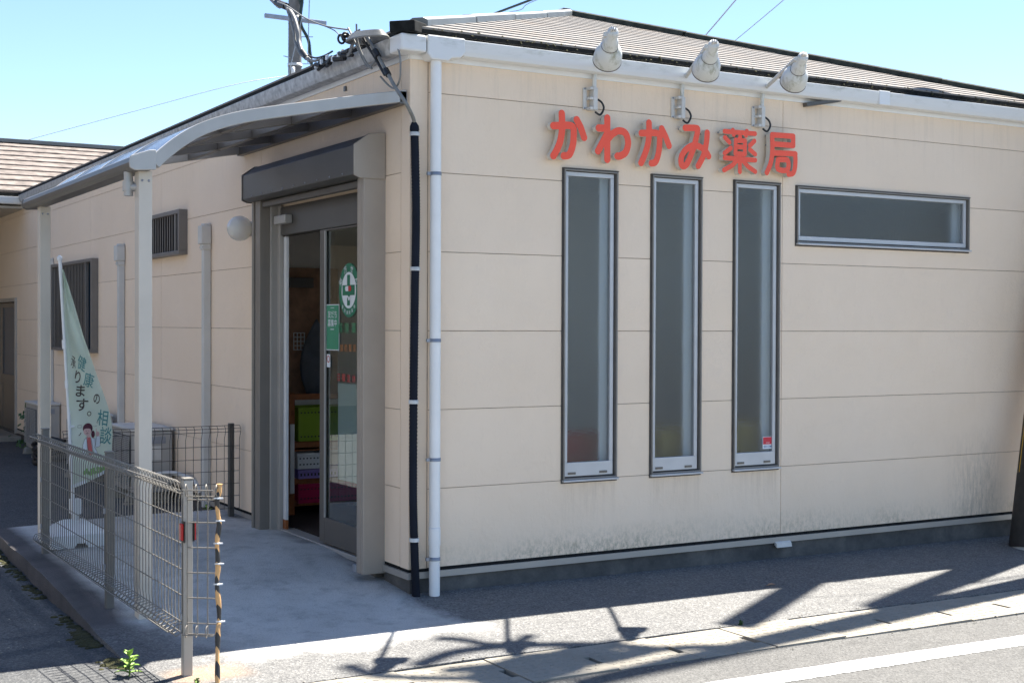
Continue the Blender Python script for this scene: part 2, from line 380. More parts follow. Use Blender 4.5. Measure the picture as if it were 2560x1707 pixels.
def spline(pts, n=8):
    P = [Vector(p) for p in pts]; out = []
    for i in range(len(P) - 1):
        a, b, c, d = P[max(i - 1, 0)], P[i], P[i + 1], P[min(i + 2, len(P) - 1)]
        for k in range(n):
            t = k / n; out.append(.5 * ((2 * b) + (c - a) * t + (2 * a - 5 * b + 4 * c - d) * t * t + (3 * b - a - 3 * c + d) * t ** 3))
    return out + [P[-1]]
def text_geo(body, size, bold=0.0):
    c = bpy.data.curves.new('t', 'FONT'); c.body = body; c.offset = bold; c.align_x = 'CENTER'; c.resolution_u = 4
    o = bpy.data.objects.new('t', c); COL.objects.link(o)
    me = bpy.data.meshes.new_from_object(o.evaluated_get(bpy.context.evaluated_depsgraph_get()))
    vs = [v.co.copy() for v in me.vertices]; fs = [tuple(p.vertices) for p in me.polygons]
    bpy.data.objects.remove(o); bpy.data.curves.remove(c); bpy.data.meshes.remove(me)
    if not vs: return [], []
    zx = [v.x for v in vs]; zy = [v.y for v in vs]; cx = (max(zx) + min(zx)) / 2; cy = (max(zy) + min(zy)) / 2
    return [((v.x - cx) * size, (v.y - cy) * size) for v in vs], fs

# ------------------------------------------------------------------ ground
def walk_h(x, y):
    t = smooth((y + .62) / 2.1)
    side = .72 + .28 * smooth((x + 1.7) / 1.2)
    h = .125 * t * side
    return h - .008 * max(0, x) + .004 * noise.noise(Vector((x * 1.3, y * 1.3, 0)))
base = MB().grid(lambda u, v: (u, v, -.09), [-300, -60, -20, 0, 20, 60, 300], [-300, -60, -20, 0, 20, 60, 300], False).build('ground', M['road'], fix=False); struct(base)
rd = MB().grid(lambda u, v: (u, v, -.012 - .0085 * max(0, u) + .004 * noise.noise(Vector((u * .8, v * .8, 3)))), rng(90, -14, 16), rng(24, -9, -1.866)).build('road', M['road'], fix=False); struct(rd)
ln = MB()
xs = rng(420, -1.5, 14); 
def edge(x, s): return .006 * noise.noise(Vector((x * 26, s * 9.1, 0))) + .004 * noise.noise(Vector((x * 90, s * 3.3, 1)))
rowv = []
for x in xs:
    z = -.0095 - .0085 * max(0, x) + .004 * noise.noise(Vector((x * .8, -2.3 * .8, 3)))
    rowv += [(x, -2.232 + edge(x, 1), z), (x, -2.387 + edge(x, 2), z)]
ln.add(rowv, [(2 * i, 2 * i + 1, 2 * i + 3, 2 * i + 2) for i in range(len(xs) - 1)])
struct(ln.build('road_marking', M['line'], fix=False))
def kerb_x(v): return -1.755 + .04 * smooth((v - .2) / 3.2) + .012 * noise.noise(Vector((v * 2.2, 0, 5)))
sw = MB()
us = rng(150, -1.74, 9.5); vs_ = rng(110, -1.40, 3.32)
def swf(u, v):
    # the outer corner by the fence falls away to the car park
    x = u; ed = max(0, -1.60 - u) / .14
    z = walk_h(u, v) - .012 * ed * ed
    e_ = kerb_x(v); x = u if u > -1.3 else -1.3 + (u + 1.3) * (e_ + 1.3) / (-1.74 + 1.3)
    return (x, v, z)
sw.grid(swf, us, vs_)
nv = len(vs_)
sk = [swf(us[0], v) for v in vs_]; sw.add(sk + [(p[0] - .012, p[1], -.1) for p in sk], [(i, i + 1, nv + i + 1, nv + i) for i in range(nv - 1)])
sk = [swf(u, vs_[-1]) for u in us]; nu = len(us); sw.add(sk + [(p[0], p[1] + .01, -.1) for p in sk], [(i, i + 1, nu + i + 1, nu + i) for i in range(nu - 1)])
sk = [swf(u, vs_[0]) for u in us]; sw.add(sk + [(p[0], p[1] - .004, -.1) for p in sk], [(i, i + 1, nu + i + 1, nu + i) for i in range(nu - 1)])
struct(sw.build('sidewalk', M['pavement'], fix=False))
pk = MB().grid(lambda u, v: (u, v, -.028 + .05 * smooth((v - 1.5) / 3) + .022 * smooth((-v - .2) / .8) + .005 * noise.noise(Vector((u, v, 0)))), rng(60, -14, -1.52) , rng(90, -1.872, 22)).grid(lambda u, v: (u, v, -.028 + .05 * smooth((v - 1.5) / 3) + .005 * noise.noise(Vector((u, v, 0)))), rng(24, -1.52, .1), rng(60, 3.2, 22))
struct(pk.build('parking_lot', M['parking'], fix=False))
ms = MB(); rr = random.Random(3)
for i in range(620):
    v = rr.choice([rr.uniform(-.75, 3.1), rr.uniform(-.7, .2)]); dens = noise.noise(Vector((v * 1.6, 3, 0)))
    if dens < -.12: continue
    u = kerb_x(v) - .02 - abs(rr.gauss(0, .032)); r = rr.uniform(.008, .028)
    z = -.028 + .05 * smooth((v - 1.5) / 3) + .022 * smooth((-v - .2) / .8)
    ms.lathe([(r * math.cos(a), r * .45 * math.sin(a)) for a in (0, .5, 1.0, 1.57)], (u, v, z), (0, 0, 1), 7)
struct(ms.build('moss', M['moss']), 'stuff', 'dark moss growing along the kerb between the ramp and the car park', 'moss')
# concrete drain covers, one by one, each with its cast lozenges and a lifting slot
pitch = .466
k = 0; proto = None; x0 = -1.68
def cover_mesh():
    # top plate with a notch at one end for the lifting slot, raised bars cast on top
    m = MB(); L = pitch - .007; y0, y1 = -1.864, -1.4085; za, zb = -.07, -.004
    ny0, ny1 = -1.745, -1.615; nx = L - .036
    m.prism([(0, y0), (L, y0), (L, ny0), (nx, ny0), (nx, ny1), (L, ny1), (L, y1), (0, y1)], 'z', za, zb)
    m2 = MB()
    for i in range(9):
        for j in range(8):
            cx = .035 + i * .046 + (.0 if j % 2 else .012); cy = y0 + .05 + j * .05; a = R(28 if (i + j) % 2 else -28)
            if cx > L - .05: continue
            c, s = math.cos(a) * .014, math.sin(a) * .014; wx, wy = -math.sin(a) * .0045, math.cos(a) * .0045
            m2.prism([(cx - c - wx, cy - s - wy), (cx + c - wx, cy + s - wy), (cx + c + wx, cy + s + wy), (cx - c + wx, cy - s + wy)], 'z', zb - .002, zb + .0022)
    return m, m2
lead = ['leaf shadow at the near left end', 'dark stains near the striped pole']
for i in range(18):
    x = x0 + i * pitch
    if proto is None:
        t = thing('drain_cover', (0, 0, 0), 'concrete drain cover with lifting slot and raised lozenges in the roadside row', 'drain cover', 'drain covers along the road edge')
        a, b = cover_mesh(); a.add(b.v, b.f); a.build('cover_plate', M['drain'], t, .003)
        t.location = (x, 0, -.0085 * max(0, x)); proto = t
    else:
        t = copy_tree(proto, (x - x0, 0, -.0085 * max(0, x)))
        t.rotation_euler = (rr.uniform(-.002, .002), rr.uniform(-.002, .002), rr.uniform(-.004, .004))
struct(MB().box(-2, 14, -1.872, -1.402, -.6, -.12).build('drain_channel', M['black_edge']))  # coloured black to deepen the shade seen in the lifting slots
struct(MB().grid(lambda u, v: (u, v, -.05 - .0085 * max(0, u)), rng(30, -1.9, 9), [-1.41, -1.40]).build('kerb_joint', M['foundation'], fix=False))

# ------------------------------------------------------------------ pharmacy building
W = 5.75; ZS = .17; PH = .455; ZT = 3.10; LEN = 15.0
bld = thing('pharmacy_building', (0, 0, 0), 'single-storey cream pharmacy with white gutters, slate hipped roof and grey shutter entrance', 'building')
WIN = [(1.036, 1.432, .627, 2.52), (1.696, 2.092, .627, 2.52), (2.362, 2.752, .627, 2.52), (2.90, 4.574, 2.132, 2.514)]
def cut(rects, hole):
    out = []
    hx0, hx1, hz0, hz1 = hole
    for a, b, c, d in rects:
        if hx1 <= a or hx0 >= b or hz1 <= c or hz0 >= d: out.append((a, b, c, d)); continue
        if hx0 > a: out.append((a, hx0, c, d))
        if hx1 < b: out.append((hx1, b, c, d))
        l, r = max(a, hx0), min(b, hx1)
        if hz0 > c: out.append((l, r, c, hz0))
        if hz1 < d: out.append((l, r, hz1, d))
    return out
def panels(x0, x1, joints, holes, zs):
    xs = [x0] + joints + [x1]; rs = []
    for i in range(len(xs) - 1):
        for z0, z1 in zip(zs[:-1], zs[1:]): rs.append((xs[i] + (.002 if i else 0), xs[i + 1] - .002, z0 + .002, z1 - .002))
    for h in holes: rs = cut(rs, h)
    return rs
zrows = [ZS + PH * k for k in range(7)] + [ZT]
f = MB()
for a, b, c, d in panels(.118, W, [2.776], WIN, zrows): f.box(a, b, 0, .016, c, d)
f.box(.002, .112, 0, .02, ZS, ZT)                                     # corner piece, street face
for zz in zrows[1:-1]: pass
f.build('street_wall', M['siding'], bld)
bk = MB()
for a, b, c, d in panels(.01, W, [], WIN, [ZS - .02, ZT]): bk.box(a, b, .008, .11, c, d)
bk.build('street_wall_backing', M['joint'], bld)
DOOR = (.325, 2.27, .0, 2.62); LW1 = (4.27, 5.38, 2.15, 2.53); LW2 = (7.40, 9.40, 1.257, 2.245); WD = (11.9, 14.2, .10, 1.90)
s = MB()
for a, b, c, d in panels(.118, 9.75, [2.46, 5.05, 7.75], [DOOR, LW1, LW2], zrows): s.box(0, .016, a, b, c, d)
for a, b, c, d in panels(9.76, LEN, [11.2], [WD], [.17] + [.17 + .075 + PH * k for k in range(1, 7)] + [ZT]): s.box(0, .016, a, b, c, d)
s.box(0, .02, .002, .112, ZS, ZT)
s.build('side_wall', M['siding'], bld)
sb = MB()
for a, b, c, d in panels(.012, LEN, [], [DOOR, LW1, LW2, WD], [ZS - .02, ZT]): sb.box(.008, .11, a, b, c, d)
sb.build('side_wall_backing', M['joint'], bld)
MB().box(W - .1, W, .11, LEN, 0, ZT).box(.11, W, LEN - .1, LEN, 0, ZT).build('rear_wall', M['siding'], bld)
MB().box(.012, W, .012, .10, -.25, ZS - .055).box(.012, .10, .10, .36, -.25, ZS - .055).box(.012, .10, 2.24, LEN, -.25, ZS - .055).build('foundation', M['foundation'], bld)
fl = MB().box(-.012, W, -.012, .01, ZS - .055, ZS - .018).box(-.012, .01, .01, .33, ZS - .055, ZS - .018).box(-.012, .01, 2.275, 11.9, ZS - .055, ZS - .018)
fl.build('base_flashing', M['alu_warm'], bld)
MB().box(.003, W, .001, .007, ZS - .0175, ZS + .0015).box(.001, .007, .008, .33, ZS - .0175, ZS + .0015).box(.001, .007, 2.275, 11.9, ZS - .0175, ZS + .0015).build('drip_gap_shade', M['black_edge'], bld)  # black strip stands in for shade inside the gap above the flashing
vt = MB().prism([(-.005, .128), (-.028, .112), (-.034, .085), (-.028, .085), (-.005, .10)], 'x', 2.72, 2.85)
vt.build('underfloor_vent_hood', M['white_metal'], bld)
# rooms behind the openings
MB().box(.11, W - .1, .11, LEN - .1, .05, .135).build('floor', M['room_floor'], bld)
MB().box(.11, W - .1, .11, LEN - .1, 2.62, 2.66).build('ceiling', M['room_wall'], bld)
MB().box(.112, W - .1, 3.36, 3.42, .135, 2.62).box(.96, 1.0, .6, 3.36, .135, 2.62).box(.112, 1.0, .56, .60, .135, 2.62).box(1.02, W - .1, 1.9, 1.95, .135, 2.62).build('partition_wall', M['room_wall'], bld)
MB().box(.30, .98, 3.30, 3.355, .14, 2.02).build('interior_door', M['brown_wood'], bld, .004)
MB().box(.52, .72, 3.24, 3.30, 1.86, 1.94).build('door_closer', M['frame_grey'], bld, .004)

def window(x0, x1, z0, z1, vertical):
    fr = MB(); t = .010
    # outer frame, a proud rim round the opening; inner sash set back
    for a, b, c, d in ((x0, x0 + t, z0 + t, z1 - t), (x1 - t, x1, z0 + t, z1 - t), (x0, x1, z1 - t, z1), (x0, x1, z0, z0 + t)): fr.box(a, b, -.014, .070, c, d)
    o = fr.build('window', M['bronze'], bld, .002)
    sash = MB(); i0, i1, j0, j1 = x0 + .012, x1 - .022, z0 + .018, z1 - .014; q = .026
    bot = .085 if vertical else .03
    for a, b, c, d in ((i0, i0 + q, j0 + bot, j1 - q), (i1 - q, i1, j0 + bot, j1 - q), (i0, i1, j1 - q, j1), (i0, i1, j0, j0 + bot)): sash.box(a, b, .004, .04, c, d)
    sash.build('sash', M['sash'], o, .002)
    MB().box(x0 - .006, x1 + .004, -.03, .02, z0 - .012, z0 - .001).build('sill', M['sash'], o, .002)
    MB().box(x0 - .012, x1 + .003, -.004, .012, z0 - .022, z0 - .013).box(x0 - .012, x0 - .001, -.006, .012, z0 - .012, z1 + .006).box(x0 - .012, x1 + .002, -.016, .012, z1 + .001, z1 + .007).build('sealant', M['seal'], o)
    MB().box(i0 + q - .004, i1 - q + .004, .018, .024, j0 + bot - .004, j1 - q + .004).build('pane', M['glass_frost'], o)
    if vertical:
        for xx in (i0 + .03, i1 - .10): MB().box(xx, xx + .055, -.001, .004, j0 + .012, j0 + .026).build('weep_cover', M['frame_grey'], o)
    MB().grid(lambda u, v: (x1 - .062 + .052 * u, .105 + .008 * math.sin(u * 19 + .4 * math.sin(v * 3)), z0 + .03 + (z1 - z0 - .06) * v), rng(22), rng(8)).build('bright_strip', M['bright_strip'], o, fix=False)  # white strip added for the bright band at the pane's right
    rv = MB(); e = .004
    rv.box(x0 + .001, x0 + .018, .072, .165, z0, z1).box(x1 - .018, x1 - .001, .072, .165, z0, z1).box(x0 + .019, x1 - .019, .072, .165, z1 - .018, z1 - .001).box(x0 + .019, x1 - .019, .072, .165, z0 + .001, z0 + .018)
    rv.build('reveal', M['reveal_white'], o)
    return o
for i, wv in enumerate(WIN):
    o = window(*wv, i < 3)
    if i == 2:
        MB().box(2.629, 2.712, .0135, .0165, .748, .829).build('security_sticker', M['white_ink'], o)
        st = bpy.data.objects[-1] if False else None
        m = MB().box(2.632, 2.709, .012, .0132, .778, .826); m.build('sticker_field', M['sticker_red'], o)
        vs, fs = text_geo('SECOM', .021, .01); MB().add([(2.6705 + x, .0125, .763 + z) for x, z in vs], fs).build('sticker_lettering', M['navy_ink'], o, fix=False)
        vs, fs = text_geo('SECOM', .009, .01); MB().add([(2.6705 + x, .011, .789 + z) for x, z in vs], fs).build('sticker_small_lettering', M['white_ink'], o, fix=False)
# things glimpsed through the obscure glass
t = thing('waiting_bench', (1.45, .52, .135), 'blurred red bench back low behind the first tall window', 'bench')
MB().box(1.22, 1.58, .36, .44, .62, .88).build('backrest', M['box_red'], t, .02); MB().box(1.22, 1.58, .30, .50, .50, .60).build('seat', M['box_red'], t, .02)
MB().box(1.24, 1.28, .32, .48, .135, .50).build('leg', M['frame_grey'], t); MB().box(1.52, 1.56, .32, .48, .135, .50).build('leg', M['frame_grey'], t)
for x, zt, lab in ((2.14, .88, 'blurred yellow carton low behind the second tall window'), (2.80, .90, 'blurred yellow carton behind the third tall window with the red sticker')):
    t = thing('cardboard_carton', (x, .5, .135), lab, 'carton'); MB().box(x - .13, x + .13, .30, .56, .62, zt).build('carton_body', M['box_yellow'], t, .006)
    MB().box(x - .2, x + .2, .29, .60, .135, .615).build('stand', M['room_wall'], t, .006)

# louvred side windows
def louvre(y0, y1, z0, z1, open_w):
    f = MB(); t = .035
    for a, b, c, d in ((y0, y0 + t, z0 + t, z1 - t), (y1 - t, y1, z0 + t, z1 - t), (y0, y1, z1 - t, z1), (y0, y1, z0, z0 + t)): f.box(-.075, .08, a, b, c, d)
    o = f.build('louvre_window', M['louvre'], bld, .003)
    b = MB(); n = int((y1 - y0 - open_w - .08) / .072)
    for k in range(n):
        yy = y0 + open_w + .05 + k * .072
        b.add([(-.062, yy, z0 + t), (-.012, yy + .05, z0 + t), (-.008, yy + .044, z0 + t), (-.058, yy - .006, z0 + t), (-.062, yy, z1 - t), (-.012, yy + .05, z1 - t), (-.008, yy + .044, z1 - t), (-.058, yy - .006, z1 - t)],
              [(3, 2, 1, 0), (4, 5, 6, 7), (0, 1, 5, 4), (1, 2, 6, 5), (2, 3, 7, 6), (3, 0, 4, 7)])
    b.build('louvre_blades', M['louvre'], o)
    MB().box(-.066, -.03, y0 + open_w, y0 + open_w + .04, z0 + t, z1 - t).build('louvre_stile', M['louvre'], o, .003)
    MB().box(.012, .018, y0 + t, y1 - t, z0 + t, z1 - t).build('pane', M['glass_far'], o)
louvre(*LW1, .13); louvre(*LW2, .30)

# far wing door
o = MB()
for a, b, c, d in ((11.9, 11.95, .10, 1.85), (14.15, 14.2, .10, 1.85), (11.9, 14.2, 1.85, 1.90)): o.box(-.03, .07, a, b, c, d)
dr = o.build('rear_entrance', M['alu_warm'], bld, .003)
for y0, y1 in ((11.96, 13.05), (13.06, 14.14)):
    d = MB().box(.0, .03, y0, y0 + .07, .12, 1.84).box(.0, .03, y1 - .07, y1, .12, 1.84).box(.0, .03, y0 + .07, y1 - .07, .74, .86).box(.0, .03, y0 + .07, y1 - .07, 1.78, 1.84).box(.006, .024, y0 + .07, y1 - .07, .12, .74).build('sliding_leaf', M['frame_grey'], dr, .003)
    MB().box(.012, .018, y0 + .07, y1 - .07, .86, 1.78).build('pane', M['glass_far'], dr)
MB().box(-.42, .0, 11.6, 14.4, -.05, .085).build('door_step', M['drain'], bld, .01)

# ------------------------------------------------------------------ street entrance: frame, shutter box, sliding door
ent = MB()
ent.box(-.14, -.012, .325, .36, .10, 2.45).box(-.14, .04, .365, .42, .10, 2.45).box(-.014, .06, .325, .36, .10, 2.69).box(.0, .06, .42, .70, 2.44, 2.62)
ent.build('entrance_frame', M['alu_shutter'], bld, .004); ent = MB()
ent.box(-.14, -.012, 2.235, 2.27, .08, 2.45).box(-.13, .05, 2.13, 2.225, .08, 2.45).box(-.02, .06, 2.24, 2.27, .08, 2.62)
ent.build('entrance_frame', M['taupe_shade'], bld, .004)
j = MB().box(-.01, .02, 2.06, 2.128, .12, 2.40).box(-.06, .0, 2.10, 2.125, .1, 2.40)
j.build('door_jamb', M['alu_warm'], bld, .004)
MB().box(-.02, .12, .42, .695, .06, 2.44).build('pocket_post', M['frame_grey'], bld, .004)
MB().box(-.145, -.06, .42, .47, .10, .145).build('guide_foot', M['galv'], bld, .004)
bx = MB()
prof = [(-.02, 2.695), (-.11, 2.68), (-.20, 2.615), (-.20, 2.445), (-.165, 2.43), (-.02, 2.43)]
bx.prism(prof, 'y', .332, 2.285) if False else bx.prism([(p[0], p[1]) for p in prof], 'y', .330, 2.288)
sbx = bx.build('shutter_box', M['frame_dark'], bld, .004)
MB().prism([(-.004, 2.70), (-.112, 2.686), (-.206, 2.62), (-.206, 2.44), (-.168, 2.424), (-.004, 2.424)], 'y', .315, .329).build('end_cap', M['alu_shutter'], sbx, .003)
MB().prism([(-.004, 2.70), (-.112, 2.686), (-.206, 2.62), (-.206, 2.44), (-.168, 2.424), (-.004, 2.424)], 'y', 2.289, 2.303).build('end_cap', M['frame_grey'], sbx, .003)
sc = MB()
for k in range(9):
    yy = .5 + k * .2; sc.lathe([(.0, 0), (.006, 0), (.004, .004), (0, .005)], (-.2, yy, 2.462), (-1, 0, 0), 8)
sc.build('screw', M['galv'], sbx)
MB().box(-.115, -.07, .43, 2.13, 2.385, 2.425).build('shutter_bottom_bar', M['frame_grey'], bld, .004)
tr = MB().box(.0, .09, .70, 2.06, 2.19, 2.385).build('door_header', M['frame_dark'], bld, .003)
MB().box(.02, .08, .70, 2.10, 2.386, 2.44).build('header_packing', M['siding'], tr)
MB().box(-.055, -.001, 1.84, 2.06, 2.262, 2.322).build('door_sensor', M['alu'], tr, .006)
# sliding door leaf
y0, y1, z0, z1 = .70, 1.352, .148, 2.186
d = MB().box(.004, .044, y1 - .085, y1, z0, z1).box(.004, .044, y0, y0 + .02, z0, z1).box(.004, .044, y0 + .02, y1 - .085, z0, z0 + .165).box(.004, .044, y0 + .02, y1 - .085, z1 - .01, z1)
door = d.build('sliding_door', M['frame_grey'], bld, .003)
MB().box(.018, .026, y0 + .02, y1 - .085, z0 + .165, z1 - .01).build('pane', M['glass_clear'], door)
MB().box(.000, .010, y1 - .098, y1 - .084, z0 + .165, z1 - .01).build('glazing_bead', M['alu'], door)
MB().box(.03, .034, .74, 1.09, .58, 1.195).build('white_panel', M['white_ink'], door)  # plain white panel behind the lower glass
MB().box(.0, .10, .70, 2.06, .10, .133).build('threshold', M['alu'], bld, .003)
MB().box(.022, .04, 2.012, 2.085, .20, 2.18).build('fixed_leaf_edge', M['white_plastic'], bld)
MB().box(.022, .04, 2.012, 2.085, .134, .198).build('leaf_foot', M['orange_wood'], bld)
def disc(cy, cz, ry, rz, n=48): return [(cy + ry * math.cos(2 * math.pi * k / n), cz + rz * math.sin(2 * math.pi * k / n)) for k in range(n)]
SX = .012
def flat(name, poly, x, mat, par=door):
    m = MB(); m.add([(x, p[0], p[1]) for p in poly], [tuple(range(len(poly)))]); return m.build(name, mat, par, fix=False)
def wtext(body, cy, cz, size, mat, x=SX - .003, name='lettering', rot=0, sy=1.0, bold=.0, par=door):
    vs, fs = text_geo(body, size, bold); c, s_ = math.cos(rot), math.sin(rot)
    return MB().add([(x, cy - sy * (vx * c - vz * s_), cz + vx * s_ + vz * c) for vx, vz in vs], fs).build(name, mat, par, fix=False)
DY = .09; oc = (.80 + DY, 1.784)
st = flat('prescription_sticker', disc(*oc, .160, .170), SX, M['sticker_green'])
flat('sticker_disc', disc(*oc, .113, .114), SX - .002, M['white_ink'], st)
cy, cz = oc
flat('cross', [(cy - .022, cz - .096), (cy + .022, cz - .096), (cy + .022, cz - .032), (cy + .096, cz - .032), (cy + .096, cz + .032), (cy + .022, cz + .032), (cy + .022, cz + .096), (cy - .022, cz + .096), (cy - .022, cz + .032), (cy - .096, cz + .032), (cy - .096, cz - .032), (cy - .022, cz - .032)], SX - .004, M['sticker_green'], st)
pp = [(cy + .035 * math.cos(a), cz + .012 + .016 * math.sin(a)) for a in rng(24, 0, 2 * math.pi)]
flat('pill', [(cy + .045, cz), (cy + .05, cz + .014), (cy + .04, cz + .026), (cy, cz + .026), (cy, cz - .006), (cy + .04, cz - .006)], SX - .006, M['white_ink'], st)
flat('pill', [(cy, cz - .006), (cy - .04, cz - .006), (cy - .05, cz + .008), (cy - .04, cz + .026), (cy, cz + .026)], SX - .006, M['text_red'], st)
flat('tablet', disc(cy + .012, cz - .04, .010, .008, 14), SX - .006, M['white_ink'], st); flat('tablet', disc(cy - .012, cz - .052, .015, .013, 14), SX - .006, M['white_ink'], st)
for ch, a in zip('処方せん', (66, 22, -22, -66)):
    wtext(ch, cy + .136 * math.sin(R(a)), cz + .141 * math.cos(R(a)), .050, M['white_ink'], SX - .004, 'sticker_lettering', R(a) * .8, 1, .006, st)
for ch, a in zip('保険調剤薬局', (-42, -25, -8, 8, 25, 42)):
    wtext(ch, cy - .136 * math.sin(R(a)), cz - .141 * math.cos(R(a)), .026, M['white_ink'], SX - .004, 'sticker_lettering', R(a) * .8, 1, .006, st)
po = flat('poster', [(.955 + DY, 1.402), (1.166 + DY, 1.402), (1.166 + DY, 1.698), (.955 + DY, 1.698)], SX, M['white_ink'])
flat('poster_field', [(.961 + DY, 1.408), (1.160 + DY, 1.408), (1.160 + DY, 1.692), (.961 + DY, 1.692)], SX - .002, M['poster_green'], po)
wtext('友だち', 1.06 + DY, 1.634, .052, M['white_ink'], SX - .004, 'poster_lettering', 0, 1, .006, po); wtext('募集中', 1.06 + DY, 1.578, .052, M['white_ink'], SX - .004, 'poster_lettering', 0, 1, .006, po)
flat('poster_bar', [(1.12, 1.674), (1.18, 1.674), (1.18, 1.677), (1.12, 1.677)], SX - .004, M['white_ink'], po); flat('poster_bar', [(1.12, 1.535), (1.18, 1.535), (1.18, 1.540), (1.12, 1.540)], SX - .004, M['white_ink'], po)
for i, ch in enumerate('保険薬局'): wtext(ch, 1.02 - i * .105, 1.547, .072, M['text_green'])
for i, ch in enumerate('調剤薬局'): wtext(ch, 1.0 - i * .068, 1.421, .052, M['text_orange'])
for i, ch in enumerate('日曜定休'): wtext(ch, 1.045 - i * .080, 1.232, .055, M['text_red'], bold=.004)
nosm = flat('no_smoking_sticker', [(1.192, 1.292), (1.248, 1.292), (1.248, 1.376), (1.192, 1.376)], SX, M['white_ink'])
rg = MB(); a = disc(1.22, 1.345, .023, .023, 24); b = disc(1.22, 1.345, .017, .017, 24); rg.add([(SX - .002, *p) for p in a + b], [(i, (i + 1) % 24, 24 + (i + 1) % 24, 24 + i) for i in range(24)]); rg.build('prohibition_ring', M['text_red'], nosm, fix=False)
flat('prohibition_bar', [(1.232, 1.355), (1.236, 1.358), (1.208, 1.335), (1.204, 1.332)], SX - .002, M['text_red'], nosm)

# ------------------------------------------------------------------ gutters, eaves, roof
G = .10
def gutter_prof(): return [(0, 3.112), (-.055, 3.104), (-.082, 3.112), (-.09, 3.135), (-.10, 3.19), (-.10, 3.20), (-.086, 3.20), (-.084, 3.192), (-.076, 3.14), (-.06, 3.12), (-.008, 3.126), (-.008, 3.18), (0, 3.18)]
g = MB().prism([(p[0] - .002, p[1]) for p in gutter_prof()], 'x', .30, W)     # along the street
gut = g.build('gutter', M['gutter'], bld, .003)
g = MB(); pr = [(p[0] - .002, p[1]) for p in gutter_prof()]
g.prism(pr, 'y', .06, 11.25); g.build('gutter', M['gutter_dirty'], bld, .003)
# corner elbow, hopper and joint sleeves
e = MB().prism([(-.106, -.106), (.055, -.106), (.055, -.004), (-.004, -.004), (-.004, .055), (-.106, .055)], 'z', 3.104, 3.201)
e.build('gutter_corner', M['gutter'], bld, .012)
h = MB().prism([(.06, 3.207), (.30, 3.207), (.30, 3.12), (.27, 3.095), (.215, 3.088), (.19, 3.07), (.085, 3.07), (.06, 3.10)], 'y', -.108, -.006)
h.build('gutter_hopper', M['gutter'], bld, .008)
MB().box(3.56, 3.66, -.106, -.09, 3.108, 3.206).build('gutter_sleeve', M['white_pvc'], bld, .004)
MB().box(-.004, W + .04, -.012, .0, ZT - .02, 3.24).box(-.012, -.0, .001, 11.6, ZT - .02, 3.24).build('fascia', M['white_pvc'], bld)
hk = MB()
for k in range(12): hk.box(-.012, -.004, .9 + k * .8, .93 + k * .8, 3.03, 3.06)
hk.build('eave_clip', M['frame_grey'], bld)
MB().bar((2.95, -.02, 3.065), (3.235, -.05, 3.118), .05, .028).build('bracket_arm', M['frame_dark'], bld, .003)
AP = 2.9; SL = .331; ZE = 3.25; RW = 2 * AP; TH = .028
def roof_courses(name, n, quad, par, mat=M['rooftile'], lf=.0075):
    m = MB()
    for i in range(n):
        t0, t1 = i / n, (i + 1) / n
        a0, b0 = quad(t0); a1, b1 = quad(min(1, t1 + .15 / n)); lift = Vector((0, 0, lf))
        a0, b0, a1, b1 = map(Vector, (a0, b0, a1, b1))
        dn = Vector((0, 0, -.005))
        m.add([a0 + lift, b0 + lift, b1, a1, a0 + dn, b0 + dn, b1 + dn, a1 + dn], [(0, 1, 2, 3), (4, 7, 6, 5), (0, 4, 5, 1), (1, 5, 6, 2), (3, 2, 6, 7), (0, 3, 7, 4)])
    return m.build(name, mat, par)
E0 = -.06
roof = roof_courses('roof', 18, lambda t: ((E0 + (AP - E0) * t, E0 + (AP - E0) * t, ZE + (AP - E0) * t * SL), (RW - E0 - (AP - E0) * t, E0 + (AP - E0) * t, ZE + (AP - E0) * t * SL)), bld)
zr = ZE + (AP - E0) * SL
roof_courses('side_roof_slope', 18, lambda t: ((E0 + (AP - E0) * t, E0 + (AP - E0) * t, ZE + (AP - E0) * t * SL), (E0 + (AP - E0) * t, 15.2, ZE + (AP - E0) * t * SL)), roof)
roof_courses('side_roof_slope', 18, lambda t: ((RW - E0 - (AP - E0) * t, E0 + (AP - E0) * t, ZE + (AP - E0) * t * SL), (RW - E0 - (AP - E0) * t, 15.2, ZE + (AP - E0) * t * SL)), roof)
# blackened tile edge above the gutters
MB().box(-.055, RW + .05, -.058, -.02, 3.195, ZE - .004).box(-.058, -.02, -.019, 11.5, 3.195, ZE - .004).build('eave_edge', M['black_edge'], roof)
ce = MB(); rr2 = random.Random(5)
for i in range(150):
    x = rr2.uniform(.1, 5.6); ce.lathe([(rr2.uniform(.004, .010), 0), (.004, .004), (0, .005)], (x, -.063, ZE - rr2.uniform(-.01, .03)), (0, -.5, 1), 5)
struct(ce.build('lichen', M['moss'], roof), 'stuff')
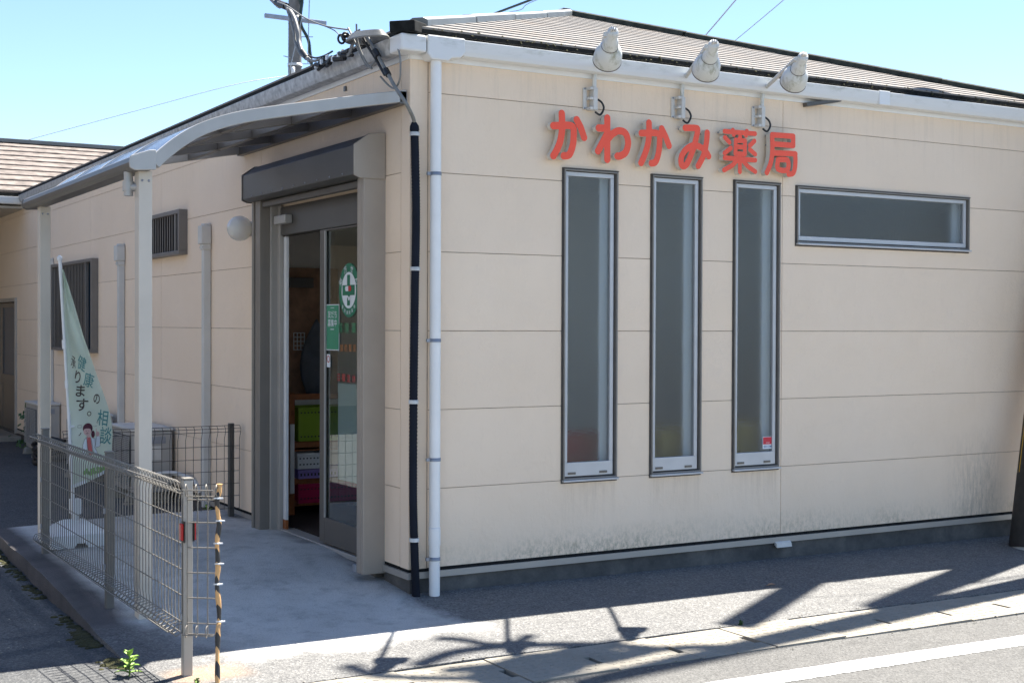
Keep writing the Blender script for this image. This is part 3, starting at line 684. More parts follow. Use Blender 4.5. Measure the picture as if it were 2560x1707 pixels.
# underside boards closing the roof
MB().add([(E0, E0, ZE - .03), (RW - E0, E0, ZE - .03), (RW - E0, 15.2, ZE - .03), (E0, 15.2, ZE - .03)], [(0, 1, 2, 3)]).build('roof_deck', M['soffit'], roof, fix=False)
def capline(a, b, w, h, n, name, mat):
    a = Vector(a); b = Vector(b); m = MB()
    d = (b - a).normalized(); side = d.cross(Vector((0, 0, 1))).normalized(); up = side.cross(d).normalized()
    L = (b - a).length
    for i in range(n):
        p = a + d * L * i / n; q = a + d * (L * (i + 1) / n + (.03 if i < n - 1 else 0)); k = .004 * (i % 2)
        sec = [(-w, -.035 + k), (-w, h * .55 + k), (-w * .55, h + k), (w * .55, h + k), (w, h * .55 + k), (w, -.035 + k)]
        vs = [c + side * sx + up * sz for c in (p, q) for sx, sz in sec]
        m.add(vs, [tuple(range(5, -1, -1)), tuple(range(6, 12))] + [(j, (j + 1) % 6, 6 + (j + 1) % 6, 6 + j) for j in range(6)])
    return m.build(name, mat, roof, .004)
capline((.10, .10, ZE + .16 * SL + .012), (AP, AP, zr + .012), .058, .03, 4, 'hip_cap', M['ridge'])
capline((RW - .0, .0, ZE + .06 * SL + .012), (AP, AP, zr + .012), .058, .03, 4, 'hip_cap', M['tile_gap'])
capline((AP, AP, zr + .012), (AP, 15.2, zr + .012), .062, .05, 6, 'ridge_cap', M['ridge'])
MB().bar((-.10, -.10, 3.236), (.055, .055, 3.258), .15, .064).build('hip_end_cap', M['black_edge'], roof, .006)
# rear wing: its roof faces the street beyond the canopy
zq = 3.25; wy0, wy1 = 11.35, 14.35
wr = roof_courses('wing_roof', 10, lambda t: ((-8, wy0 + (wy1 - wy0) * t, zq + 1.0 * t), (.0 + 2.0 * t, wy0 + (wy1 - wy0) * t, zq + 1.0 * t)), bld, M['rooftile_wing'], .02)
roof_courses('wing_roof_slope', 10, lambda t: ((-8, 2 * wy1 - wy0 - (wy1 - wy0) * t, zq + 1.0 * t), (2.3, 2 * wy1 - wy0 - (wy1 - wy0) * t, zq + 1.0 * t)), wr)
m = MB().bar((-8, wy1, zq + 1.03), (2.3, wy1, zq + 1.03), .12, .06); m.build('ridge_cap', M['ridge'], wr, .006)
MB().box(-8, .12, wy0 + .0, wy0 + .03, zq - .08, zq - .012).build('eave_edge', M['black_edge'], wr)
g = MB(); g.prism([(wy0 - .0 + p[0], p[1] - .02) for p in gutter_prof()], 'x', -8, .16); g.build('gutter', M['gutter'], wr, .003)
MB().box(-8, .0, wy0 + .02, 2 * wy1 - wy0, 3.04, 3.07).build('soffit', M['soffit'], wr)
MB().box(-8, -7.9, wy0 + .5, 2 * wy1 - wy0 - .5, -.05, 3.04).box(-7.9, .0, 2 * wy1 - wy0 - .6, 2 * wy1 - wy0 - .5, -.05, 3.04).build('wing_wall', M['siding'], bld)

# ------------------------------------------------------------------ shop sign
LET = [
    ('か',0.0225,[[(0.918,2.762),(1.019,2.772),(1.054,2.767),(1.063,2.742),(1.059,2.668),(1.043,2.616),(1.025,2.593),(0.992,2.587)],[(0.977,2.84),(0.98,2.751),(0.969,2.681),(0.946,2.625),(0.919,2.583)],[(1.084,2.811),(1.112,2.769),(1.138,2.708)]]),
    ('わ',0.0225,[[(1.307,2.839),(1.308,2.586)],[(1.244,2.773),(1.304,2.776)],[(1.308,2.748),(1.282,2.703),(1.24,2.633)],[(1.308,2.705),(1.344,2.743),(1.392,2.767),(1.44,2.758),(1.461,2.716),(1.46,2.676),(1.441,2.635),(1.402,2.613),(1.383,2.611)]]),
    ('か',0.0215,[[(1.563,2.765),(1.667,2.775),(1.697,2.767),(1.704,2.745),(1.7,2.676),(1.687,2.623),(1.67,2.592),(1.641,2.583)],[(1.621,2.834),(1.621,2.751),(1.609,2.686),(1.588,2.632),(1.562,2.581)],[(1.719,2.805),(1.75,2.757),(1.777,2.702)]]),
    ('み',0.021,[[(1.904,2.824),(1.989,2.829),(2.002,2.816),(1.99,2.762),(1.961,2.678),(1.921,2.601),(1.89,2.58),(1.873,2.598),(1.877,2.643),(1.91,2.686),(1.961,2.715),(2.018,2.713),(2.065,2.689),(2.093,2.657)],[(2.08,2.806),(2.075,2.751),(2.055,2.667),(2.009,2.59)]]),
    ('薬',0.0158,[[(2.222,2.826),(2.476,2.829)],[(2.29,2.838),(2.297,2.811)],[(2.407,2.84),(2.399,2.812)],[(2.314,2.777),(2.312,2.688)],[(2.314,2.775),(2.392,2.776)],[(2.392,2.776),(2.391,2.689)],[(2.314,2.733),(2.391,2.735)],[(2.312,2.689),(2.391,2.689)],[(2.351,2.8),(2.343,2.777)],[(2.225,2.787),(2.262,2.758)],[(2.223,2.685),(2.274,2.722)],[(2.471,2.781),(2.433,2.749)],[(2.433,2.722),(2.478,2.695)],[(2.224,2.655),(2.479,2.656)],[(2.349,2.688),(2.35,2.573)],[(2.331,2.65),(2.288,2.611),(2.219,2.576)],[(2.37,2.65),(2.418,2.611),(2.48,2.581)]]),
    ('局',0.0185,[[(2.622,2.833),(2.805,2.836),(2.806,2.776)],[(2.625,2.773),(2.806,2.775)],[(2.622,2.833),(2.624,2.722),(2.61,2.644),(2.578,2.581)],[(2.624,2.713),(2.806,2.72),(2.824,2.709),(2.824,2.64),(2.807,2.592),(2.767,2.581)],[(2.673,2.672),(2.757,2.672),(2.755,2.61),(2.674,2.611),(2.673,2.672)]]),
]
sgn = thing('shop_sign', (1.9, -.03, 2.65), 'coral red raised lettering reading かわかみ薬局 standing off the street wall above the windows', 'shop sign')
def letter_geo(strokes, r, h=.0033):
    pts = [p for s_ in strokes for p in s_]
    x0 = min(p[0] for p in pts) - r - 2 * h; z0 = min(p[1] for p in pts) - r - 2 * h
    nx = int((max(p[0] for p in pts) + r + 2 * h - x0) / h) + 2; nz = int((max(p[1] for p in pts) + r + 2 * h - z0) / h) + 2
    segs = []
    for s_ in strokes:
        q = s_
        if len(s_) > 3: q = [(v.x, v.y) for v in spline([(a, b, 0) for a, b in s_], 5)]
        segs += list(zip(q[:-1], q[1:]))
    D = [[1e9] * nz for _ in range(nx)]
    for (ax, az), (bx_, bz) in segs:
        i0 = max(0, int((min(ax, bx_) - r - 2 * h - x0) / h)); i1 = min(nx - 1, int((max(ax, bx_) + r + 2 * h - x0) / h) + 1)
        j0 = max(0, int((min(az, bz) - r - 2 * h - z0) / h)); j1 = min(nz - 1, int((max(az, bz) + r + 2 * h - z0) / h) + 1)
        dx, dz = bx_ - ax, bz - az; L2 = dx * dx + dz * dz or 1e-9
        for i in range(i0, i1 + 1):
            px = x0 + i * h - ax
            for j in range(j0, j1 + 1):
                pz = z0 + j * h - az; t = max(0, min(1, (px * dx + pz * dz) / L2)); d = math.hypot(px - t * dx, pz - t * dz) - r
                if d < D[i][j]: D[i][j] = d
    V = []; idx = {}; F = []; B = []
    def vid(key, x, z):
        if key not in idx: idx[key] = len(V); V.append((x, z))
        return idx[key]
    for i in range(nx - 1):
        for j in range(nz - 1):
            cs = [(i, j), (i + 1, j), (i + 1, j + 1), (i, j + 1)]; poly = []; cross = []
            for k in range(4):
                a, b = cs[k], cs[(k + 1) % 4]; da, db = D[a[0]][a[1]], D[b[0]][b[1]]
                if da < 0: poly.append(vid(a, x0 + a[0] * h, z0 + a[1] * h))
                if (da < 0) != (db < 0):
                    t = da / (da - db); key = (min(a, b), max(a, b)); v = vid(key, x0 + (a[0] + t * (b[0] - a[0])) * h, z0 + (a[1] + t * (b[1] - a[1])) * h); poly.append(v); cross.append((v, da < 0))
            if len(poly) >= 3: F.append(tuple(poly))
            if len(cross) == 2:
                o_, i_ = (cross[0][0], cross[1][0]) if cross[0][1] else (cross[1][0], cross[0][0]); B.append((o_, i_))
    return V, F, B
for ch, r, strokes in LET:
    V, F, B = letter_geo(strokes, r)
    yf, yb = -.070, -.030
    face = MB().add([(x, yf, z) for x, z in V], F); n = len(V)
    o = face.build('letter', M['red_letter'], sgn)
    side = MB().add([(x, yf + .0015, z) for x, z in V] + [(x, yb, z) for x, z in V], [(a, b, n + b, n + a) for a, b in B] + [tuple(n + i for i in reversed(q)) for q in F], False)
    side.build('letter_return', M['letter_side'], o)
    cx = sum(p[0] for p in V) / n
    pins = MB()
    for s_ in strokes[:2]: pins.box(s_[0][0] - .004, s_[0][0] + .004, yb, .0, s_[0][1] - .004, s_[0][1] + .004)
    pins.build('fixing_pin', M['galv'], o)

# ------------------------------------------------------------------ spotlights over the sign
spots = [((1.215, -.02, 2.955), (.93, -.62, 3.06), 'left-hand white bell spotlight of three, nearest the downpipe, hiding its own arm'),
         ((1.885, -.02, 2.957), (1.630, -.62, 3.066), 'middle white bell spotlight of three, with green algae on its neck'),
         ((2.545, -.02, 2.952), (2.308, -.62, 3.064), 'right-hand white bell spotlight above the 局 letter, on a long grey arm below the roof end')]
for (bx_, by_, bz_), hd, lab in spots:
    t = thing('spotlight', (bx_, by_, bz_), lab, 'spotlight', 'spotlights over the shop sign')
    br = MB().box(bx_ - .046, bx_ - .02, -.012, -.0, bz_ - .066, bz_ + .066).box(bx_ - .02, bx_ + .004, -.05, -.0, bz_ + .052, bz_ + .07).box(bx_ - .02, bx_ + .004, -.05, -.0, bz_ - .008, bz_ + .008).box(bx_ - .02, bx_ + .004, -.05, -.0, bz_ - .07, bz_ - .052).box(bx_ + .004, bx_ + .034, -.052, -.0, bz_ - .070, bz_ + .066)
    br.build('bracket', M['white_metal'], t, .003)
    sc = MB()
    for q in (-.06, .06): sc.lathe([(0, .004), (.006, .004), (.006, 0)], (bx_ - .036, -.012, bz_ + q), (0, -1, 0), 8)
    sc.build('screw', M['galv'], t)
    hd = Vector(hd); ax = Vector((-.37, -.78, .49)).normalized()      # from the mouth back to the neck
    mouth = hd; neck = mouth + ax * .313 * .8
    joint = mouth + ax * .225 + Vector((-.028, .025, 0))
    p0 = Vector((bx_ + .019, -.035, bz_ + .05)); 
    arm = spline([p0, p0 + Vector((0, -.003, .08)), p0 + Vector((.004, -.03, .135)), (p0 + Vector((.004, -.03, .135))).lerp(joint, .3), joint], 8)
    MB().tube(arm, .0135, 10).build('arm', M['enamel'], t)
    k = .80
    K = lambda L_: [(a * k, b * k) for a, b in L_]
    pr = K([(.098, -.002), (.101, .004), (.101, .012), (.100, .045), (.095, .085), (.083, .118), (.064, .138), (.057, .145), (.055, .18), (.050, .212), (.043, .228), (.040, .233), (.0395, .295), (.036, .31), (.0, .313)])
    sh = MB().lathe(pr, mouth, ax, 32).lathe(K([(.098, -.002), (.095, .006), (.086, .09), (.05, .13), (0, .13)]), mouth, ax, 32)
    so_ = sh.build('lamp_shade', M['enamel'], t, fix=False)
    MB().lathe(K([(.0995, -.004), (.1035, .0), (.1035, .006), (.0995, .010)]), mouth, ax, 32).lathe(K([(.0575, .143), (.0605, .147), (.0575, .151)]), mouth, ax, 28).build('rim', M['frame_grey'], so_)
    kn = MB()
    tp = neck - ax * .01
    for q in (-.014, 0, .014): kn.bar(tp + Vector((q, 0, 0)), tp + Vector((q, 0, 0)) + ax * .03, .008, .02)
    kn.build('cooling_fin', M['white_metal'], so_, .002)
    c0 = Vector((bx_ + .046, -.03, bz_ - .0))
    MB().tube(spline([c0, c0 + Vector((.025, -.01, -.02)), c0 + Vector((.036, -.015, -.055)), c0 + Vector((.012, -.012, -.095)), c0 + Vector((-.022, -.008, -.08))], 6), .0065, 8).build('lamp_cord', M['cable_black'], t)

# ------------------------------------------------------------------ downpipe and cable conduit at the corner
t = thing('downpipe', (.133, -.05, 0), 'white plastic rainwater downpipe at the street corner of the cream wall', 'downpipe')
MB().tube([(.137, -.056, .012), (.137, -.056, 3.10)], .0315, 20).lathe([(.034, 0), (.034, .09)], (.137, -.056, .31), (0, 0, 1), 20).lathe([(.0335, 0), (.0335, .012), (.0325, .012)], (.137, -.056, .40), (0, 0, 1), 20).build('pipe', M['white_pvc'], t)
for z in (.222, .79, 1.47, 2.42, .222)[:4]:
    MB().lathe([(.0345, 0), (.0345, .02), (.032, .02), (.032, 0), (.0345, 0)], (.137, -.056, z), (0, 0, 1), 20).box(.137 - .055, .137 - .03, -.062, -.05, z + .001, z + .019).box(.13, .144, -.03, .0, z + .004, z + .016).build('pipe_clip', M['galv'], t)
MB().lathe([(.036, 0), (.034, .012), (.028, .016)], (.137, -.056, .0), (0, 0, 1), 16).build('pipe_foot', M['foundation'], t)
t = thing('cable_conduit', (.02, -.05, 0), 'black corrugated cable conduit clipped with white bands beside the white downpipe', 'conduit')
cp = spline([(.032, -.034, .0), (.022, -.034, .25), (.012, -.032, .6), (.014, -.03, 1.2), (.020, -.03, 1.75), (.024, -.034, 2.2), (.014, -.032, 2.68)], 60)
m = MB(); m.tube(cp, [.0225 + (.0028 if i % 2 else -.0008) for i in range(len(cp))], 12); m.build('corrugated_tube', M['black_rubber'], t)
MB().tube([(.014, -.032, 2.67), (.012, -.033, 2.695), (.008, -.035, 2.72)], [.028, .026, .012], 12).build('conduit_boot', M['black_rubber'], t)
for z in (.335, 1.12, 1.88, 2.64, .335)[:4]:
    q = min(cp, key=lambda p: abs(p.z - z))
    MB().lathe([(.0285, 0), (.0285, .022), (.025, .022), (.025, 0), (.0285, 0)], q, (0, 0, 1), 14).build('conduit_band', M['white_metal'], t)
# sealed joint beside the corner piece
MB().box(.1125, .1175, -.001, .006, ZS, ZT).build('corner_joint', M['joint'], bld)

# ------------------------------------------------------------------ service drop: bundle, coil and splices along the eave
sd = thing('service_cable', (-.2, .6, 3.2), 'grey service cable bundle with black splices and a hanging coil at the roof corner', 'cable')
def tube(name, pts, r, mat, par, n=8, sp=8): return MB().tube(spline(pts, sp), r, n).build(name, mat, par)
top = Vector((-.30, 2.75, 4.45))
tube('drop_cable', [top, (-.15, 1.841, 3.771), (-.15, 1.669, 3.706), (-.15, 1.557, 3.664), (-.15, 1.434, 3.576), (-.15, 1.367, 3.481), (-.15, 1.34, 3.398), (-.15, 1.261, 3.307), (-.15, 1.13, 3.235)], .014, M['cable_grey'], sd)
tube('drop_cable', [(-.16, 1.53, 3.65), (-.165, 1.45, 3.56), (-.165, 1.392, 3.47), (-.165, 1.36, 3.39), (-.16, 1.27, 3.30), (-.15, 1.10, 3.235), (-.15, .95, 3.225)], .009, M['cable_grey'], sd)
tube('drop_cable', [(-.15, 1.17, 3.28), (-.15, 1.05, 3.245), (-.15, .9, 3.235), (-.15, .78, 3.24)], .006, M['cable_black'], sd)
tube('cable_wrap', [(-.15, 1.74, 3.735), (-.15, 1.669, 3.706), (-.15, 1.57, 3.672)], .025, M['cable_black'], sd)
tube('cable_wrap', [(-.15, 1.28, 3.325), (-.15, 1.20, 3.27)], .018, M['cable_black'], sd)
sp = MB(); r3 = random.Random(11)
for i in range(16):
    y = 1.12 - i * .036 + r3.uniform(-.02, .02); z = 3.185 + .012 * r3.uniform(-1, 2.2)
    sp.tube([(-.15 + r3.uniform(-.025, .02), y, z), (-.15 + r3.uniform(-.025, .02), y - r3.uniform(.05, .10), z + r3.uniform(-.02, .03))], r3.uniform(.010, .018), 8)
sp.build('splice_sleeve', M['cable_black'], sd)
sp = MB()
for i in range(5):
    y = 1.0 - i * .09; sp.box(-.172, -.155, y, y + .022, 3.17 + .012 * (i % 3), 3.20 + .012 * (i % 3))
sp.build('splice_tag', M['white_ink'], sd, .003)
for i in range(4):
    tube('loop_cable', [(-.15, .62 - .02 * i, 3.20), (-.155, .53 - .01 * i, 3.17 + .01 * i), (-.155, .47, 3.20 + .01 * i), (-.15, .44 - .02 * i, 3.26), (-.15, .43 - .02 * i, 3.30)], .006, M['cable_grey'], sd)
# the coil, a flat hank held in a strap
cl = MB()
for i in range(6):
    pts = []
    for k in range(33):
        a = 2 * math.pi * k / 32; pts.append((-.16 + (.085 - .006 * i) * math.sin(a), .24 + (.225 - .008 * i) * math.cos(a), 3.232 + .007 * i - .04 * math.cos(a + math.pi) * 0 - .035 * (1 - (math.cos(a) * .5 + .5)) + .0))
    cl.tube(pts, .0075, 7, False)
cl.build('coil', M['cable_grey'], sd)
ST = MB()
for y in (.40, .46):
    for sx in (-.225, -.095): ST.tube([(sx + .022 * math.cos(a), y, 3.25 + .026 * math.sin(a)) for a in rng(13, 0, 2 * math.pi)], .007, 6, False)
ST.tube([(-.23, .43, 3.262), (-.16, .43, 3.27), (-.09, .43, 3.262)], .012, 6)
ST.build('coil_strap', M['cable_black'], sd)
tube('loop_cable', [(-.2, .42, 3.31), (-.2, .35, 3.24), (-.17, .27, 3.10), (-.16, .22, 3.05), (-.14, .17, 3.08)], .006, M['cable_grey'], sd)
tube('loop_cable', [(-.2, .30, 3.31), (-.2, .28, 3.2), (-.17, .23, 3.08), (-.15, .19, 3.04)], .006, M['cable_grey'], sd)
tube('loop_cable', [(-.12, .14, 2.99), (-.10, .06, 2.925), (-.1, -.02, 2.905), (-.105, -.09, 2.95), (-.11, -.10, 3.06), (-.10, -.05, 3.12)], .0055, M['cable_grey'], sd)
tube('entry_cable', [(-.15, .30, 3.27), (-.125, .277, 3.213), (-.12, .193, 3.13), (-.12, .049, 2.999), (-.115, -.05, 2.90), (-.08, -.12, 2.80), (-.01, -.06, 2.74), (.010, -.036, 2.715)], .011, M['cable_grey'], sd)
tube('entry_cable', [(-.16, .33, 3.27), (-.135, .29, 3.19), (-.13, .20, 3.11), (-.13, .06, 2.985)], .008, M['cable_black'], sd)
tube('cable_wrap', [(-.122, .215, 3.15), (-.121, .165, 3.105)], .019, M['cable_black'], sd)
tube('cable_wrap', [(-.12, .07, 3.018), (-.12, .03, 2.98)], .018, M['cable_black'], sd)
tube('messenger_wire', [(-.2, 1.60, 3.70), (-.2, 1.425, 3.641), (-.2, 1.109, 3.503), (-.2, .776, 3.389), (-.19, .42, 3.30)], .005, M['cable_grey'], sd)
tube('messenger_wire', [(-.2, .80, 3.395), (-.2, .62, 3.33), (-.2, .48, 3.255), (-.19, .40, 3.25)], .0035, M['cable_grey'], sd)

# ------------------------------------------------------------------ entrance canopy
cp_ = thing('entrance_canopy', (-1.5, 1.5, 0), 'curved smoke-blue polycarbonate canopy on pale aluminium posts over the entrance ramp', 'canopy')
arc = [(-.004, 2.905), (-.30, 2.85), (-.62, 2.785), (-.86, 2.735), (-1.02, 2.695), (-1.16, 2.645), (-1.255, 2.597), (-1.345, 2.535), (-1.43, 2.462), (-1.47, 2.42)]
A2 = [(v.x, v.y) for v in spline([(a, b, 0) for a, b in arc], 4)]
def arch(y0, y1, up, dn):
    m = MB(); n = len(A2); ns = []
    for i, p in enumerate(A2):
        a, b = A2[max(0, i - 1)], A2[min(n - 1, i + 1)]; d = Vector((b[0] - a[0], b[1] - a[1])).normalized(); ns.append(Vector((d.y, -d.x)) if d.x < 0 else Vector((-d.y, d.x)))
    ns = [q if q.y > 0 else -q for q in ns]
    prof = [(p[0] + q.x * up, p[1] + q.y * up) for p, q in zip(A2, ns)] + [(p[0] - q.x * dn, p[1] - q.y * dn) for p, q in reversed(list(zip(A2, ns)))]
    vs = []; m_ = len(prof)
    for (x, z) in prof: vs.append((x, y0, z))
    for (x, z) in prof: vs.append((x, y1, z))
    fs = []
    for i in range(n - 1):
        j = m_ - 1 - i
        fs += [(i, i + 1, j - 1, j), (m_ + i, m_ + j, m_ + j - 1, m_ + i + 1), (i, m_ + i, m_ + i + 1, i + 1), (j, j - 1, m_ + j - 1, m_ + j)]
    fs += [(0, m_ - 1, 2 * m_ - 1, m_), (n - 1, m_ + n - 1, m_ + n, n)]
    return m.add(vs, fs)
YC0, YC1 = .03, 2.86
arch(YC0, YC0 + .045, .004, .062).build('end_rafter', M['alu'], cp_, .003)
arch(YC1 - .045, YC1, .004, .062).build('end_rafter', M['alu_warm'], cp_, .003)
for y in (.72, 1.42, 2.12): arch(y, y + .04, -.004, .055).build('rafter', M['frame_grey'], cp_, .003)  # canopy's underside shade put into the darker rafter and purlin colour
for y in (.72, 1.42, 2.12): arch(y, y + .04, .012, -.006).build('glazing_cap', M['alu'], cp_)
arch(YC0 + .046, YC1 - .046, .003, .001).build('roof_sheet', M['poly'], cp_)
for x, z in ((-.42, 2.765), (-.86, 2.68), (-1.22, 2.555)):
    m = MB()
    for a, b in ((YC0 + .046, .718), (.762, 1.418), (1.462, 2.118), (2.162, YC1 - .046)): m.box(x - .018, x + .018, a, b, z, z + .05)
    m.build('purlin', M['frame_grey'], cp_, .002)
MB().box(-.05, -.004, YC0, YC1, 2.825, 2.90).build('wall_rail', M['frame_grey'], cp_, .003)
gp = [(-1.445, 2.372), (-1.445, 2.462), (-1.47, 2.462), (-1.50, 2.455), (-1.545, 2.44), (-1.572, 2.425), (-1.577, 2.40), (-1.572, 2.375), (-1.55, 2.362), (-1.47, 2.362)]
cg = MB().prism(gp, 'y', YC0 + .012, YC1 + .05).build('canopy_gutter', M['frame_grey'], cp_, .004)
MB().prism([(p[0] * 1.0 + .0, p[1]) for p in [(-1.441, 2.366), (-1.441, 2.470), (-1.475, 2.468), (-1.52, 2.452), (-1.574, 2.432), (-1.581, 2.40), (-1.576, 2.37), (-1.55, 2.358)]], 'y', YC0 - .004, YC0 + .011).build('gutter_end', M['alu'], cg, .004)
MB().prism([(p[0] * 1.0 + .0, p[1]) for p in [(-1.441, 2.366), (-1.441, 2.470), (-1.475, 2.468), (-1.52, 2.452), (-1.574, 2.432), (-1.581, 2.40), (-1.576, 2.37), (-1.55, 2.358)]], 'y', YC1 + .051, YC1 + .066).build('gutter_end', M['frame_grey'], cg, .004)
for y, zb in ((.10, -.02), (2.64, .02)):
    p = MB().box(-1.512, -1.442, y, y + .085, zb, 2.365).build('post', M['post_beige'], cp_, .003)
    b = MB()
    for x in (-1.494, -1.46): b.lathe([(0, .005), (.005, .005), (.007, 0)], (x, y, 2.315), (0, -1, 0), 10)
    b.build('bolt', M['galv'], p)
el = MB().tube([(-1.54, .20, 2.365), (-1.54, .20, 2.24)], .024, 14).tube([(-1.54, .20, 2.285), (-1.50, .165, 2.285), (-1.48, .15, 2.285)], .021, 14).lathe([(.030, 0), (.030, .05)], (-1.54, .20, 2.265), (0, 0, 1), 14).build('drain_elbow', M['alu'], cp_)

# ------------------------------------------------------------------ mesh fences
def fence_wire(m, base, top, along, nrm, r=.0028, loop=True):
    # one upright with the rolled edges top and bottom; base/top z, along=(x,y), nrm outward
    x, y = along; b0, t0 = base, top
    lp = .55 if abs(nrm[0]) not in (0, 1) else .85
    P = lambda o, z: (x + nrm[0] * o, y + nrm[1] * o, z)
    pts = [P(0, b0 + .05), P(.0, b0 + .06)] if not loop else [P(.0, b0 + .052), P(.040 * lp, b0 + .045), P(.054 * lp, b0 + .018), P(.034 * lp, b0), P(.0, b0 + .012), P(-.004, b0 + .06)]
    pts += [P(0, b0 + .10), P(0, t0 - .10)]
    pts += [P(-.006, t0 - .065), P(.01 * lp, t0 - .02), P(.04 * lp, t0), P(.058 * lp, t0 - .02), P(.044 * lp, t0 - .05), P(.0, t0 - .055)] if loop else [P(.03, t0 - .045), P(.03, t0 - .02), P(0, t0)]
    m.tube(pts, r, 5, False)
def mesh_panel(name, a, b, z0a, z0b, h, mat, par, nrm, sp=.055, rails=5, loop=True, r=.0028):
    a = Vector((*a, 0)); b = Vector((*b, 0)); L = (b - a).length; n = max(1, int(round(L / sp))); m = MB()
    for i in range(n + 1):
        t = i / n; p = a.lerp(b, t); zb = z0a + (z0b - z0a) * t; fence_wire(m, zb, zb + h, (p.x, p.y), nrm, r, loop)
    lv = [(0, .06), (.062, .02), (.0, .012), (0, h - .055), (.066, h - .02), (-.002, h - .07)] if loop else [(.03, h - .045), (.03, h - .02), (0, h), (0, .06)]
    for i in range(1, rails): lv.append((-.005, .06 + (h - .12) * i / rails))
    for o, z in lv:
        m.tube([(a.x + nrm[0] * o, a.y + nrm[1] * o, z0a + z), (b.x + nrm[0] * o, b.y + nrm[1] * o, z0b + z)], r * 1.08, 5)
    return m.build(name, mat, par)
ff = thing('mesh_fence', (-1.6, .6, 0), 'stone-grey welded mesh fence with rolled edges along the ramp, red reflector on its near post', 'fence')
mesh_panel('mesh_panel', (-1.615, 2.10), (-1.615, -1.02), .165, .18, .70, M['mesh_wire'], ff, (-1, 0))
mesh_panel('mesh_return', (-1.60, -1.05), (-1.488, -1.135), .18, .18, .68, M['mesh_wire'], ff, (-.6, -.8), .052)
for y, zb, zt in ((-1.035, -.06, .878), (.375, -.01, .88), (2.05, .03, .89)):
    p = MB().box(-1.612, -1.57, y, y + .042, zb, zt - .004).build('fence_post', M['fence_post'] if y > -1 else M['alu_warm'], ff, .004)  # sunlit near post paler, others darkened: light put into the colours
    MB().box(-1.615, -1.567, y - .003, y + .045, zt - .004, zt + .006).build('post_cap', M['mesh_wire'], p, .004)
    q = MB()
    for z in (.25, .55): q.box(-1.622, -1.611, y + .014, y + .03, z, z + .03)
    q.build('panel_clip', M['galv'], p, .002)
rf = MB().box(-1.626, -1.614, -1.042, -1.010, .606, .682).build('reflector', M['red_plastic'], ff, .004)
MB().box(-1.614, -1.608, -1.048, -1.002, .596, .692).build('reflector_back', M['black_plastic'], rf, .002)
rf = MB().box(-1.566, -1.558, -1.045, -1.012, .605, .685).build('reflector', M['red_plastic'], ff, .004)
MB().box(-1.5695, -1.5665, -1.048, -1.008, .60, .69).build('reflector_back', M['black_plastic'], rf, .002)
bf = thing('mesh_fence', (-.5, 2.85, 0), 'dark brown mesh fence between the entrance and the air-conditioning units', 'fence')
mesh_panel('mesh_panel', (-1.32, 2.85), (-.03, 2.85), .13, .13, .68, M['wire_dark'], bf, (0, -1), .06, 6, False, .0021)
for x in (-.085, -1.25):
    MB().box(x - .02, x + .02, 2.86, 2.90, .0, .825).build('fence_post', M['frame_dark'], bf, .004)

# ------------------------------------------------------------------ striped pole tied to the end of the fence
tp = thing('striped_pole', (-1.49, -1.14, 0), 'bent pole wrapped in amber and black spiral tape, zip-tied to the fence end', 'pole')
path = spline([(-1.515, -1.215, -.03), (-1.504, -1.18, .12), (-1.497, -1.165, .22), (-1.487, -1.15, .255), (-1.489, -1.15, .33), (-1.496, -1.145, .42), (-1.489, -1.14, .50), (-1.494, -1.14, .60), (-1.484, -1.14, .68), (-1.491, -1.14, .74), (-1.494, -1.14, .80), (-1.484, -1.14, .825), (-1.482, -1.14, .862)], 10)
nn = 20; m = MB()
rad = [.0105 + .0016 * math.sin(p.z * 41) for p in path]; rad[-1] = .014; rad[-2] = .0135; rad[-3] = .012
m.tube(path, rad, nn)
o = m.build('pole_tape', M['tiger'], tp)
at = o.data.attributes.new('spiral', 'FLOAT', 'POINT'); L = 0; arc_l = [0]
for a, b in zip(path[:-1], path[1:]): L += (b - a).length; arc_l.append(L)
for i, v in enumerate(o.data.vertices):
    if i < len(path) * nn: at.data[i].value = arc_l[i // nn] / .125 + .35 * abs(((i % nn) / nn) * 2 - 1)
for z in (.255, .42, .51, .60, .70, .80):
    q = min(path, key=lambda p: abs(p.z - z))
    MB().lathe([(.0145, -.003), (.0155, 0), (.0145, .003)], q, (0, .1, 1), 12).box(q.x - .004, q.x + .022, q.y - .018, q.y - .012, q.z - .003, q.z + .003).build('zip_tie', M['white_plastic'], tp)

# ------------------------------------------------------------------ banner on its weighted stand
bn = thing('banner_flag', (-1.34, 2.3, .1), 'pale mint health-consultation banner drooping from a white pole on a white weighted base', 'banner')
MB().tube([(-1.347, 2.3, .12), (-1.358, 2.3, .25), (-1.378, 2.3, .60), (-1.398, 2.3, 1.05), (-1.452, 2.3, 2.0)], .0115, 12).build('pole', M['white_plastic'], bn)
MB().lathe([(.0, .035), (.006, .035), (.008, .028), (.017, .026), (.017, 0), (.012, -.004)], (-1.452, 2.3, 1.985), (-.06, 0, 1), 12).lathe([(.018, 0), (.018, .06)], (-1.418, 2.3, 1.40), (-.06, 0, 1), 12).lathe([(.016, 0), (.016, .05)], (-1.403, 2.3, 1.14), (-.05, 0, 1), 12).build('pole_fitting', M['white_plastic'], bn)
MB().tube([(-1.38, 2.3, .56), (-1.25, 2.3, .60), (-1.12, 2.3, .63)], .006, 8).tube([(-1.40, 2.3, .88), (-1.34, 2.3, .885)], .01, 8).build('banner_arm', M['white_plastic'], bn)
bw = MB()
def base_z(x, y):
    dx = max(0, abs(x + 1.355) - .05) / .14; dy = max(0, abs(y - 2.3) - .05) / .15
    return .10 + .085 + .075 * (1 - smooth(max(dx, dy)))
us = rng(22, -1.545, -1.165); vs_ = rng(22, 2.11, 2.49)
bw.grid(lambda u, v: (u, v, base_z(u, v)), us, vs_)
